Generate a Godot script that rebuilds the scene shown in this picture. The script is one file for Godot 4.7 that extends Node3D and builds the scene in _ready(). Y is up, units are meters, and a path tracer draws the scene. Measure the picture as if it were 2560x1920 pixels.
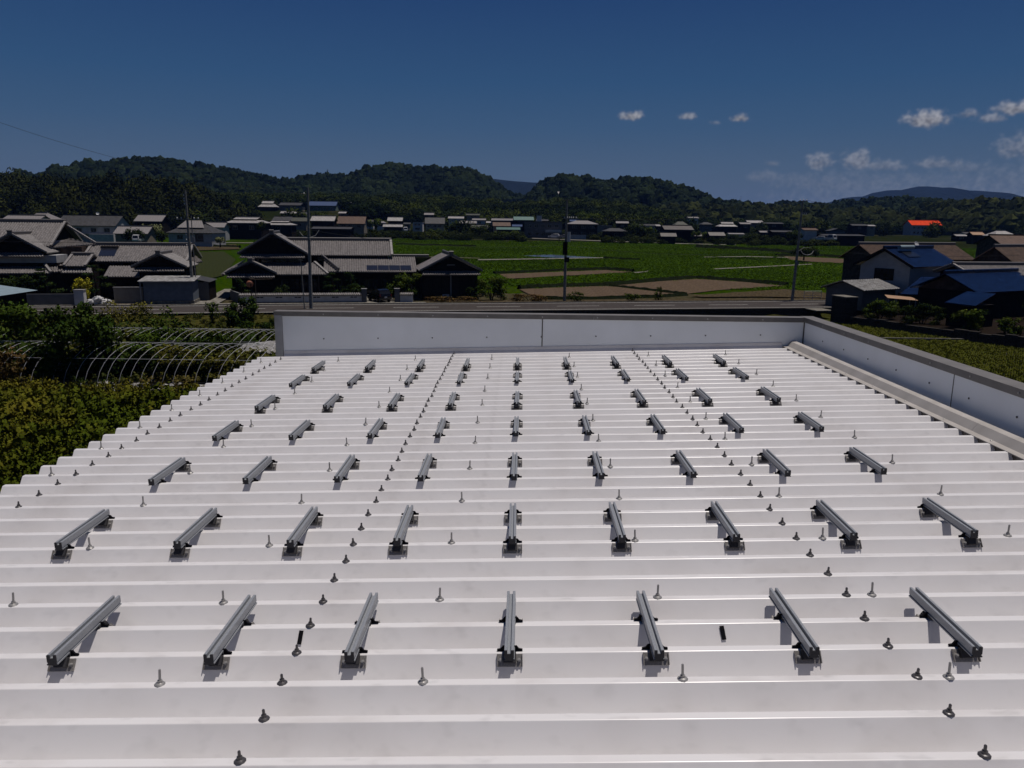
extends Node3D
# A white folded-plate roof with short solar mounting rails, looking out over paddies, tiled houses and wooded hills.
# y is up, metres. Distances away from the roof are given as depth d (world z = -d).

const EYE := 9.5            # height of the eye above the road
const CREST := 7.957        # height of the roof crests at x = 0
const SLOPE := 0.0301       # the roof rises towards +x
const PITCH := 0.2          # folded plate: 200 mm pitch, 88 mm deep
const FIRST := 2.035        # depth of a crest (crest number 0)

const VILLAGE := [
	["house", "long grey tile roof seen behind the ridge at the far left edge", -112.92, -104.88, 172, 8.26, 8.94, 10.13, "ga", "tile", "plaster", 0, 1],
	["house", "grey hip roofed house with raised corner beside the dark wooded slope", -118.99, -112.63, 190, 8.18, 9.31, 10.81, "hip", "tile", "plaster", 0, 1],
	["house", "white two storey house with wide brown grey roof and white dish on ridge", -126.21, -110.16, 215, 3.03, 7.73, 10.49, "ga", "slate", "plaster", 4, 2],
	["house", "grey tiled house with small gables below the dark bamboo slope", -127.87, -118.59, 262, 5.89, 9, 11.06, "ga", "tile", "dark", 0, 1],
	["house", "low house with grey roof and pale panel beside parked white van", -105.53, -96.79, 205, 4.08, 5.91, 7.74, "ga", "tile", "cream", 2, 1],
	["house", "large pale house with dark grey sloping roof and brown door", -90.98, -78.94, 203, 4.1, 6.32, 8.53, "hip", "slate", "plaster", 2, 1],
	["shed", "long shed with pale grey roof between two tiled houses", -95.2, -87.95, 235, 6.13, 7.52, 8.91, "ga", "tile", "plaster", 0, 1],
	["house", "white tiled farmhouse with stacked roofs at the left edge of the paddies", -91.73, -79.98, 245, 5.97, 8.87, 10.56, "irimoya", "paletile", "dark", 2, 1],
	["house", "farmhouse with pale tiled roof and small gable at its right end", -83.47, -74.36, 258, 6.29, 8.33, 9.6, "irimoya", "paletile", "dark", 1, 1],
	["house", "two tier pale roofed house high on the slope above the village", -138.78, -129.28, 420, 13.73, 16.81, 19.88, "irimoya", "paletile", "dark", 0, 1],
	["warehouse", "plain dark grey warehouse on the slope left of the blue roofed factory", -131.63, -119.48, 432, 15.67, 18, 19.47, "ga", "slate", "greywall", 0, 1],
	["factory", "pale green factory hall with blue roof on the slope", -115.05, -99.96, 430, 14.99, 17.94, 20.24, "ga", "bluemetal", "greenwall", 5, 1],
	["house", "small tiled house half hidden by trees right of the green factory", -98.29, -91.9, 440, 17.01, 18.94, 20.44, "gb", "tile", "cream", 0, 1],
	["house", "dark roofed house behind the pale tiled farmhouses", -90.96, -82.93, 290, 7.63, 9.78, 11.2, "ga", "slate", "dark", 0, 1],
	["house", "grey green roofed house with pale wall left of the tall utility pole", -82.51, -76.77, 285, 7.17, 9.56, 10.96, "ga", "greentile", "cream", 1, 1],
	["barn", "dark walled barn with large pale roof right of the tall utility pole", -71.64, -63.48, 270, 7.11, 9.77, 11.36, "ga", "paletile", "dark", 0, 1],
	["house", "house with broad brown roof among the paddies edge", -65.02, -55.15, 280, 7.14, 8.93, 11.54, "ga", "browntile", "cream", 3, 1],
	["shed", "long low dark shed along the far edge of the paddies", -66.71, -54.12, 252, 6.43, 7.3, 7.92, "ga", "slate", "dark", 0, 1],
	["house", "dark wooden house with small white upper roof", -51.63, -45.79, 306, 6.8, 10.12, 11.47, "ga", "paletile", "dark", 0, 1],
	["barn", "low black barn with white roof beside a parked white truck", -51.98, -44.63, 298, 6.13, 7.89, 8.77, "ga", "paletile", "dark", 0, 1],
	["house", "white box shaped two storey house with dark windows", -43.99, -40.11, 322, 6.29, 9.62, 11.2, "flat", "tile", "whitewall", 2, 2],
	["house", "grey green two storey house beside the dark tree clump", -40.36, -32.02, 332, 5.13, 9.21, 11.82, "ga", "slate", "greenwall", 3, 2],
	["house", "grey tiled house behind the dark tree clump", -27.04, -19.43, 345, 7.16, 9.53, 10.55, "ga", "tile", "dark", 0, 1],
	["shed", "low grey roofed shed right of the dark tree clump", -20.27, -13.15, 315, 5.86, 7.57, 8.96, "ga", "greentile", "dark", 0, 1],
	["warehouse", "long low warehouse with pale roof left of the teal roof", -13.4, -1.84, 350, 8.33, 10.91, 11.77, "ga", "tile", "dark", 0, 1],
	["house", "small house with reddish brown roof in the village centre", -11.78, -4.45, 325, 6.49, 8.57, 10.16, "ga", "browntile", "cream", 1, 1],
	["shed", "low shed with teal metal roof in the village centre", -9.51, -0.48, 300, 5.27, 7.34, 8.22, "ga", "tealmetal", "dark", 0, 1],
	["house", "dark house with bright teal gable roof in the village centre", -3.54, 5.26, 345, 6.92, 11.15, 12.67, "ga", "tealmetal", "dark", 0, 1],
	["shed", "little shed with bright blue roof beside the grey apartment block", -3.78, 0.26, 310, 6.39, 8.52, 9.28, "ga", "bluemetal", "greenwall", 0, 1],
	["apartment_block", "flat roofed grey two storey block with pale balcony", 0.95, 14.73, 290, 4.69, 10.26, 10.26, "flat", "slate", "greywall", 5, 2],
	["house", "brown walled two storey house with patched grey roof right of the grey block", 17.13, 28.52, 296, 5.05, 9.71, 11.02, "hip", "tile", "brownwall", 3, 2],
	["house", "dark hip roofed bungalow at the end of the village road", 30.95, 39.95, 300, 4.69, 7.2, 8.38, "hip", "slate", "dark", 1, 1],
	["barn", "big dark barn with brown metal roof beyond the centre paddies", 48.96, 59.26, 275, 5.61, 8.18, 9.52, "ga", "brownmetal", "dark", 0, 1],
	["shed", "lean to shed with brown roof in front of the big dark barn", 45.71, 50.95, 262, 5.24, 6.01, 7.17, "ga", "brownmetal", "dark", 0, 1],
	["house", "grey green hip roofed house behind the big dark barn", 62.94, 68.53, 330, 7.27, 9.86, 11.31, "hip", "greentile", "dark", 0, 1],
	["house", "narrow two storey house with grey hip roof left of the white roofed temple", 76.19, 81.1, 340, 7.49, 10.16, 11.16, "hip", "slate", "greywall", 1, 2],
	["temple", "white roofed temple hall with tiered hip and gable roofs", 85.98, 94.34, 350, 7.02, 9.42, 11.31, "irimoya", "paletile", "dark", 0, 1],
	["shed", "low brown roofed shed right of the big dark barn", 60.47, 63.71, 282, 4.89, 6, 7.24, "ga", "brownmetal", "dark", 0, 1],
	["shed", "low shed with grey sloping roof below the temple", 66.94, 72.78, 285, 4.92, 6.18, 7.44, "ga", "brownmetal", "dark", 0, 1],
	["warehouse", "long pale roofed warehouse under the green wooded ridge", 118.31, 127.08, 420, 8.75, 11.42, 12.65, "ga", "paletile", "greywall", 0, 1],
	["house", "white walled house with flat brown roof beside the right utility pole", 96.66, 101.86, 275, 5.44, 8.55, 9.22, "ga", "browntile", "whitewall", 0, 1],
	["shed", "blue grey metal shed right of the white walled house", 111.33, 117.38, 290, 5.9, 8.32, 9.17, "gb", "slate", "bluewall", 0, 1],
	["shed", "long dark open shed with pale parts at the far paddy bank", 102.05, 116.15, 270, 5.12, 6.84, 7.24, "ga", "slate", "dark", 0, 1],
	["factory", "grey factory with bright red orange roof", 232.74, 251.5, 480, 5.56, 11.42, 14.23, "ga", "redmetal", "plaster", 7, 2],
	["shed", "small shed with tan roof right of the red roofed factory", 168.61, 173.22, 300, 5.78, 7.4, 8.43, "ga", "tanmetal", "dark", 0, 1],
	["house", "house with pale grey hip roof at the right edge", 170.8, 179.56, 290, 5.45, 7.16, 9, "hip", "paletile", "dark", 0, 1],
	["house", "wide brown grey roofed house at the far right edge", 98.66, 110.11, 165, 3.75, 6.36, 8.3, "ga", "browntile", "brownwall", 0, 1],
	["school", "grey blue school block on the hillside right of the gap", -7.05, 12.08, 610, 22.85, 27.89, 27.89, "flat", "slate", "bluewall", 4, 2],
	["school", "low grey school block with bright windows on the hillside", -29.34, -7.53, 600, 22.7, 27.07, 27.07, "flat", "slate", "greywall", 5, 2],
	["warehouse", "dark box warehouse with pale roof edge on the hillside", -47.69, -41.8, 590, 20.46, 24.77, 24.77, "flat", "paletile", "greywall", 0, 1],
	["house", "white building with steep white chute on the bare hillside", 22.6, 28.18, 700, 26.77, 28.8, 29.82, "ga", "paletile", "whitewall", 0, 1],
	["warehouse", "pale long building at the foot of the bare hillside", -41.45, -29.47, 585, 20.47, 22.18, 22.75, "ga", "paletile", "cream", 0, 1],
	["far_house", "low pale roofed house behind the tall utility pole's top bands", -109.14, -101.89, 360, 10.93, 13.05, 13.93, "ga", "paletile", "dark", 1, 1],
	["far_house", "white walled house with dark roof right of the tall utility pole's bands", -102.97, -97.46, 365, 10.49, 12.64, 13.71, "ga", "slate", "whitewall", 1, 1],
	["far_house", "tiny flat roofed cream hut on the slope below the blue roofed factory", -112.08, -108.51, 395, 14.03, 15.97, 15.97, "flat", "paletile", "cream", 1, 1],
	["far_house", "cream house with pale roof above the broad brown roof", -85.2, -81.48, 370, 11.25, 13.42, 14.15, "ga", "paletile", "cream", 1, 1],
	["far_house", "white walled house right of the broad brown roof", -66.14, -61.16, 330, 7.77, 9.72, 10.53, "ga", "slate", "whitewall", 1, 1],
	["far_house", "white hip roofed house left of the dark wooden house", -59.43, -55.83, 325, 7.53, 9.29, 10.09, "hip", "tile", "whitewall", 1, 1],
	["far_house", "narrow cream house right of the white roofed black barn", -51.3, -48.18, 345, 6.86, 8.9, 9.58, "ga", "slate", "cream", 1, 1],
	["far_house", "dark tiled house up the slope behind the white box house", -46.53, -41.77, 380, 10.82, 13.24, 14.17, "ga", "tile", "dark", 1, 1],
	["far_house", "white walled house with pale roof behind the dark tree clump", -34.65, -27.14, 375, 9.1, 11.68, 12.6, "ga", "paletile", "whitewall", 1, 1],
	["far_house", "cream house with grey green roof up the slope behind the dark tree clump", -27.24, -20.41, 390, 11.09, 13.38, 14.15, "ga", "greentile", "cream", 1, 1],
	["far_house", "white walled tiled house above the low grey shed", -22.76, -16.36, 365, 8.87, 11.02, 11.74, "ga", "tile", "whitewall", 1, 1],
	["far_house", "dark house with pale roof left of the reddish brown roof", -15.68, -11.64, 350, 7.58, 9.81, 10.5, "ga", "paletile", "dark", 1, 1],
	["far_house", "white walled house just right of the bright teal gable roof", 6.57, 12.49, 370, 8.46, 11, 11.73, "ga", "slate", "whitewall", 1, 1],
	["far_house", "grey house with blue roof behind the brown walled house", 21.52, 26.19, 360, 8.83, 10.95, 11.65, "ga", "bluemetal", "greywall", 1, 1],
	["far_house", "flat cream hut between the brown walled house and the bungalow", 31.02, 36.7, 325, 6.64, 9.03, 9.51, "flat", "paletile", "cream", 1, 1],
	["far_house", "dark tiled house behind the hip roofed bungalow", 42.4, 48.16, 360, 8.19, 10.31, 11.19, "ga", "tile", "dark", 1, 1],
	["far_house", "white walled house with dark roof left of the big dark barn", 51.01, 57.9, 345, 7.01, 9.38, 10.06, "ga", "slate", "whitewall", 1, 1],
	["far_house", "dark house with pale roof close left of the big dark barn", 57, 60.84, 350, 7.36, 9.25, 9.93, "ga", "paletile", "dark", 1, 1],
	["far_house", "white walled house up the slope behind the big dark barn", 87.03, 92.88, 420, 11.47, 13.52, 14.13, "ga", "paletile", "whitewall", 1, 1],
	["far_house", "low white shed with pale roof below the temple's right end", 77.77, 83.75, 300, 5.65, 6.68, 6.97, "ga", "paletile", "whitewall", 1, 1],
	["far_house", "dark tiled house right of the white roofed temple", 98.04, 103.06, 360, 8.45, 10.57, 11.27, "ga", "tile", "dark", 1, 1],
	["far_house", "dark roofed house below the long pale warehouse", 120.86, 130.79, 400, 8.89, 11.04, 11.62, "ga", "slate", "dark", 1, 1],
	["far_house", "low dark shed left of the right utility pole", 93.86, 102.08, 300, 5.84, 7.61, 8.2, "ga", "slate", "dark", 1, 1],
	["far_house", "low tiled shed right of the long dark hedge", 92.37, 97.78, 310, 5.65, 7.32, 7.93, "ga", "tile", "dark", 1, 1],
	["far_house", "dark shed with dark roof left of the red roofed factory", 172.87, 181.2, 420, 8.33, 10.59, 11.41, "ga", "slate", "dark", 1, 1],
	["far_house", "cream hut with pale roof nearest left of the red roofed factory", 185.53, 189.8, 430, 8.37, 10.48, 11.1, "ga", "paletile", "cream", 1, 1],
	["far_house", "dark hut with pale roof left of the tan roofed shed", 178.83, 183.74, 330, 5.01, 6.63, 7.27, "ga", "paletile", "dark", 1, 1],
	["far_house", "white walled hut with dark roof beside the tan roofed shed", 187.5, 191.2, 340, 5.57, 7.57, 8.23, "ga", "slate", "whitewall", 1, 1],
]
const HILLS := [
	[820, 260, [[-584.44, 45.06], [-551.23, 46.6], [-518.21, 46.95], [-501.17, 48.32], [-489.61, 52.4], [-460.43, 52.31], [-444.45, 56.03], [-426.46, 59.76], [-408.06, 63.89], [-390.39, 64.86], [-372.42, 64.65], [-359.12, 67.53], [-343.79, 64.94], [-323.98, 62], [-311.13, 58.59], [-297.64, 58.73], [-277.92, 53.42], [-258.03, 50.46], [-242.65, 47.07], [-222.68, 45.3], [-198.28, 41.2], [-173.89, 35.5]]],
	[980, 330, [[-325.25, 45.02], [-285.71, 52.08], [-261.14, 54.7], [-239.42, 60.59], [-223.8, 60.76], [-202.36, 60.04], [-186.67, 63.5], [-173.34, 71.16], [-151.87, 75.6], [-133.45, 73.45], [-117.94, 70.79], [-104.81, 73.27], [-91.24, 69.66], [-72.79, 71.73], [-62.6, 69.96], [-49.48, 63.05], [-31.93, 53.81], [-21.15, 46.36], [-9.88, 40.79], [7.26, 35.75]]],
	[860, 260, [[-6.46, 31.14], [5.89, 36.28], [20.62, 49.31], [32.84, 56.05], [48.58, 56.22], [64.77, 55.56], [84.49, 50.81], [99.35, 51.79], [109, 55.2], [126.43, 54.97], [143.63, 50.61], [163.9, 45.03], [178.75, 38.14], [189.26, 33.26], [211.63, 30.16], [245.83, 28.87]]],
	[360, 90, [[-259.98, 26.82], [-245.54, 26.45], [-234.75, 25.86], [-223.93, 25.63], [-215.01, 24.5], [-205.21, 23.04], [-193.34, 24.21], [-180.62, 25.04], [-166.17, 25.19], [-153.59, 24.63], [-146.5, 22.96], [-141.32, 19.52], [-134.32, 15.91], [-127.28, 12.46], [-120.15, 10.24]]],
	[900, 240, [[213.07, 22.72], [244.07, 27], [266.15, 30.3], [282.84, 33.53], [301.71, 31.56], [337.5, 29.77], [363.68, 35.28], [398.82, 39.14], [425.41, 39.42], [444.99, 38.77], [464.31, 32.89], [488.62, 30.11], [523.77, 32.67], [576.84, 33.24]]],
	[620, 150, [[261.21, 12.32], [285.3, 17.12], [306.23, 21.86], [319.93, 25.01], [329.64, 28.12], [344.58, 28.28], [357.04, 26.32], [369.37, 27.65], [384.86, 28.11], [409.1, 28.98], [433.69, 27.45]]],
	[640, 130, [[106.9, 19.97], [125.82, 23.29], [144.93, 22.57], [164.04, 21.84], [182.99, 23.29], [205.32, 21.67], [227.56, 21.29], [252.83, 22.19], [278.32, 20.6], [304.09, 16.53]]],
]
const MOUNTAINS := [
	[3600, 900, [[-331.95, 166.53], [-206.74, 205.95], [-117.52, 206.88], [-28.23, 197.45], [43.2, 193.01], [98.51, 191.86], [168.27, 182.21], [348.13, 135.52]]],
	[4200, 1100, [[1432.67, 65.8], [1575.59, 120.36], [1613.5, 137.02], [1718.05, 170.56], [1753.81, 164.87], [1824.51, 181.8], [1882.04, 204.6], [1972.99, 203.55], [2046.73, 226.47], [2100.71, 223.02], [2155.66, 211.53], [2224.58, 204.21], [2289.95, 208.93], [2352.45, 203.55], [2429.45, 182.21], [2481.59, 162.57], [2583.64, 155.59], [2768.33, 161.62], [3018.28, 144.1]]],
	[2600, 500, [[537.31, 59.49], [587.95, 76.45], [628.86, 81.93], [658.8, 77.22], [768.78, 70.85], [841.52, 79.2], [883.2, 88.45], [921.72, 88.87], [940.69, 77.75], [1000.23, 73.36], [1104.46, 59.37]]],
	[3200, 700, [[-2436.64, 185.35], [-2273.12, 205.54], [-2146.12, 194.53], [-2083.34, 182.83], [-2028.01, 161.77], [-1943.21, 144.07]]],
]
const FIELD_PATCHES := [
	["bare", [[-0.25, 115.01], [5.91, 118.81], [13.6, 121.81], [18.57, 116.41], [22.84, 109.81], [18.38, 106.81], [7.21, 102.41], [1.99, 102.41]]],
	["bare", [[14.12, 123.22], [22.29, 130.22], [30.13, 136.62], [37.34, 132.22], [42.71, 126.62], [35.93, 122.61], [30.03, 118.81], [23.35, 111.21], [19, 117.61]]],
	["bare", [[-3.93, 139.22], [5.68, 145.22], [16.38, 151.82], [21.02, 148.22], [8.24, 138.42], [-2.29, 130.62]]],
	["water", [[0.07, 189.43], [7.27, 195.63], [18.94, 187.03], [10.28, 182.23]]],
	["bare", [[67.5, 205.03], [78.2, 200.23], [85.76, 191.03], [77.42, 181.63], [68.41, 184.43], [64.73, 191.43]]],
	["concrete", [[-9.57, 174.83], [4.27, 180.83], [19.61, 188.03], [19.37, 185.63], [4.21, 178.23], [-9.4, 171.83]]],
	["concrete", [[38.7, 159.62], [50.54, 167.83], [65.26, 178.23], [64.61, 176.43], [49.89, 165.63], [38.23, 157.62]]],
	["concrete", [[45.18, 196.43], [57.55, 201.83], [67.22, 200.43], [66.62, 198.63], [56.88, 199.43], [44.82, 194.83]]],
	["concrete", [[20.91, 147.42], [23.26, 149.62], [24.48, 151.62], [23.8, 149.22], [21.21, 145.82]]],
	["concrete", [[3.79, 288.85], [16.39, 280.85], [35.11, 272.85], [52.77, 265.25], [70.52, 262.05], [69.73, 259.05], [52.06, 261.65], [34.53, 268.25], [16.11, 276.05], [3.71, 282.45]]],
	["concrete", [[-69.53, 359.87], [-44.47, 334.87], [-20.3, 325.66], [4.25, 325.26], [4.14, 316.46], [-19.76, 317.06], [-43.25, 325.66], [-67.34, 348.47]]],
	["concrete", [[-92.75, 222.64], [-84.31, 224.24], [-75.81, 226.04], [-74.81, 223.04], [-83.34, 221.64], [-91.51, 219.64]]],
	["pale", [[-27.06, 182.43], [-9.33, 178.83], [-9.2, 176.23], [-26.68, 179.83]]],
	["dry", [[22.85, 107.41], [40.37, 121.01], [45.08, 114.21], [42.33, 106.41], [32.72, 107.61], [24.66, 105.81]]],
	["mown", [[-76.42, 180.83], [-69.92, 185.63], [-58.66, 162.02], [-48.39, 127.82], [-48.34, 121.01], [-52.64, 127.02]]],
	["dry", [[-87.11, 206.43], [-77.82, 215.64], [-69.6, 195.43], [-77.89, 186.63]]],
]
const FIELD_BANKS := [
	[0.7, [[-4.78, 139.22], [5.74, 146.62], [16.57, 153.62], [21.27, 150.02]]],
	[0.8, [[-0.25, 115.81], [5.94, 119.61], [13.71, 122.81], [22.46, 131.22], [30.35, 137.62], [37.62, 133.22], [43.17, 128.02]]],
	[0.5, [[13.84, 121.81], [18.67, 117.01], [23.06, 110.61]]],
	[0.5, [[1.98, 101.81], [7.16, 101.61], [18.25, 106.01], [23.07, 109.81]]],
	[0.6, [[19.39, 185.83], [23.69, 182.83], [27.14, 181.23]]],
	[1.2, [[52.94, 241.44], [60.36, 237.24], [68.81, 229.64], [75.42, 218.64]]],
	[0.7, [[-36.21, 228.84], [-25.7, 227.84], [-12.91, 225.44]]],
	[0.8, [[-85.78, 203.23], [-76.78, 204.03], [-72.42, 203.43]]],
	[0.3, [[47.3, 197.03], [56.99, 189.63], [67.78, 205.23]]],
	[0.9, [[66.03, 206.23], [78.44, 206.23], [85.8, 199.23], [86.86, 192.63]]],
	[0.6, [[-54.96, 284.25], [-14.4, 275.65], [13.09, 270.85]]],
]
const VILLAGE_TREES := [
	["dense dark evergreen clump beside the grey green two storey house", -23.23, 300, 4.76, 6.44, 13.8, 0],
	["round dark tree right of the dense evergreen clump", -15.16, 290, 4.72, 4.45, 7.41, 0],
	["low green bushes at the paddy edge below the reddish roof", -4.86, 285, 4.21, 3.21, 10.2, 1],
	["green bamboo grove right of the broad brown roof", -57.18, 300, 7.05, 4.29, 9.2, 1],
	["pale leaved garden tree beside the large pale house", -102.78, 220, 3.97, 4.72, 4.5, 2],
	["dark round garden tree beside the low grey house", -98.56, 200, 4.01, 3.48, 5.11, 0],
	["rounded dark shrub left of the large pale house", -94.58, 208, 3.68, 3.19, 2.77, 0],
	["pale green bush at the corner of the large pale house", -74.31, 195, 4.01, 1.6, 1.99, 2],
	["slim dark conifer among the pale tiled farmhouses", -78.48, 240, 6.34, 3.19, 1.47, 0],
	["dark leafy tree between bungalow and big dark barn", 40.9, 285, 5.15, 4.95, 7.29, 0],
	["green tree with pale tips left of the big dark barn", 47.54, 300, 5.27, 4.6, 6.14, 1],
	["low green shrub in front of the low grey sheds", 66.31, 290, 4.78, 2.67, 5.93, 1],
	["long dark hedge below the temple", 76.66, 280, 4.54, 2.29, 12.88, 0],
	["dark shrub at the foot of the right utility pole", 89.36, 262, 5.31, 3.21, 5.36, 0],
	["round bush beside the lane right of the far paddies", 87.91, 190, 2.97, 2.91, 4.86, 1],
	["dark hedge on the paddy bank left of the right utility pole", 65.72, 185, 2.91, 2.27, 8.51, 0],
	["dark tree left of the red roofed factory", 212.35, 470, 3.97, 7.21, 11.05, 0],
	["small bush beside the lean to shed", 57.25, 262, 5.98, 1.88, 4.02, 1],
	["low hedge in front of the grey green house", -31.85, 296, 5.31, 2.12, 6.05, 1],
	["dark tree behind the teal gable roof", -0.83, 380, 9.44, 5.05, 11.66, 0],
	["light green trees behind the brown walled house", 30.66, 370, 9.79, 5.68, 17.03, 1],
	["pale round tree beside the temple roofs", 101.6, 380, 10.58, 2.72, 3.5, 2],
]

var M := {}
var TEX := {}
var taken := {}
var rng := RandomNumberGenerator.new()
var road_turn := 0.19739556
var road_at := Vector2(0.0, 95.8)

func _ready() -> void:
	rng.seed = 20240611
	# ---------------------------------------------------------------- camera, sky, sun, exposure
	var cam := Camera3D.new()
	cam.name = "camera"
	cam.fov = 52.289
	cam.near = 0.05
	cam.far = 20000.0
	add_child(cam)
	cam.position = Vector3(0, EYE, 0)
	cam.basis = Basis(Vector3.UP, deg_to_rad(0.5695)) * Basis(Vector3.RIGHT, deg_to_rad(-11.5735)) * Basis(Vector3.BACK, deg_to_rad(0.65))
	cam.current = true
	var env := Environment.new()
	env.background_mode = Environment.BG_SKY
	env.tonemap_mode = Environment.TONE_MAPPER_LINEAR
	env.tonemap_exposure = 0.86
	env.sdfgi_enabled = true
	env.ssao_enabled = true
	env.ssil_enabled = true
	var sky := Sky.new()
	sky.sky_material = make_sky()
	env.sky = sky
	env.fog_enabled = true
	env.fog_density = 0.00005
	env.fog_light_color = Color(0.42, 0.58, 0.90)
	var we := WorldEnvironment.new()
	we.name = "environment"
	we.environment = env
	add_child(we)
	var sun := DirectionalLight3D.new()
	sun.name = "sun"
	sun.light_energy = 1.5
	sun.light_color = Color(1.0, 0.972, 0.945)
	sun.light_angular_distance = 0.53
	sun.shadow_enabled = true
	add_child(sun)
	sun.look_at_from_position(Vector3(0.185, 1.0, -0.11) * 50.0, Vector3.ZERO, Vector3.BACK)
	# ---------------------------------------------------------------- the place
	make_materials()
	build_ground()
	build_hills()
	build_road()
	build_warehouse()
	build_rails()
	build_centre_house()
	build_left_houses()
	build_right_houses()
	build_village()
	build_poles()
	build_near_left()
	build_near_right()
	build_roadside()
	build_woods()

# ==================================================================== naming
func numbered(n: String) -> String:
	if not taken.has(n):
		taken[n] = 0
		return n
	taken[n] += 1
	return "%s_%03d" % [n, taken[n]]

func tag(o: Node, label: String, category: String, group := "", kind := "") -> Node:
	if label: o.set_meta("label", label)
	if category: o.set_meta("category", category)
	if group: o.set_meta("group", group)
	if kind: o.set_meta("kind", kind)
	return o

func thing(called: String, label: String, category: String, at := Vector3.ZERO, turn := 0.0, group := "") -> Node3D:
	var o := Node3D.new()
	o.name = numbered(called)
	add_child(o)
	o.position = at
	o.rotation.y = turn
	tag(o, label, category, group)
	return o

func put(called: String, mesh: Mesh, m: Material, parent: Node = null) -> MeshInstance3D:
	var o := MeshInstance3D.new()
	o.mesh = mesh
	o.material_override = m
	if parent == null:
		o.name = numbered(called)
		add_child(o)
	else:
		o.name = called
		parent.add_child(o, true)
	return o

func ground_piece(called: String, mesh: Mesh, m: Material) -> MeshInstance3D:
	var o := put(called, mesh, m)
	o.set_meta("kind", "structure")
	return o

func scatter(called: String, mesh: Mesh, m: Material, where: Array, colours: Array, label: String, category: String) -> void:
	var mm := MultiMesh.new()
	mm.transform_format = MultiMesh.TRANSFORM_3D
	mm.use_colors = colours.size() > 0
	mm.mesh = mesh
	mm.instance_count = where.size()
	for i in where.size():
		mm.set_instance_transform(i, where[i])
		if colours.size() > 0:
			mm.set_instance_color(i, colours[i])
	var o := MultiMeshInstance3D.new()
	o.multimesh = mm
	o.material_override = m
	o.name = numbered(called)
	add_child(o)
	tag(o, label, category, "", "stuff")

# the frame of the road: a runs along it, b away from the roof, from the far kerb
func rd(a: float, b: float, y := 0.0) -> Vector3:
	var c := cos(road_turn)
	var s := sin(road_turn)
	return Vector3(road_at.x + a * c - b * s, y, -(road_at.y + a * s + b * c))

func road_b(x: float, d: float) -> float:
	return -sin(road_turn) * (x - road_at.x) + cos(road_turn) * (d - road_at.y)

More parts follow.
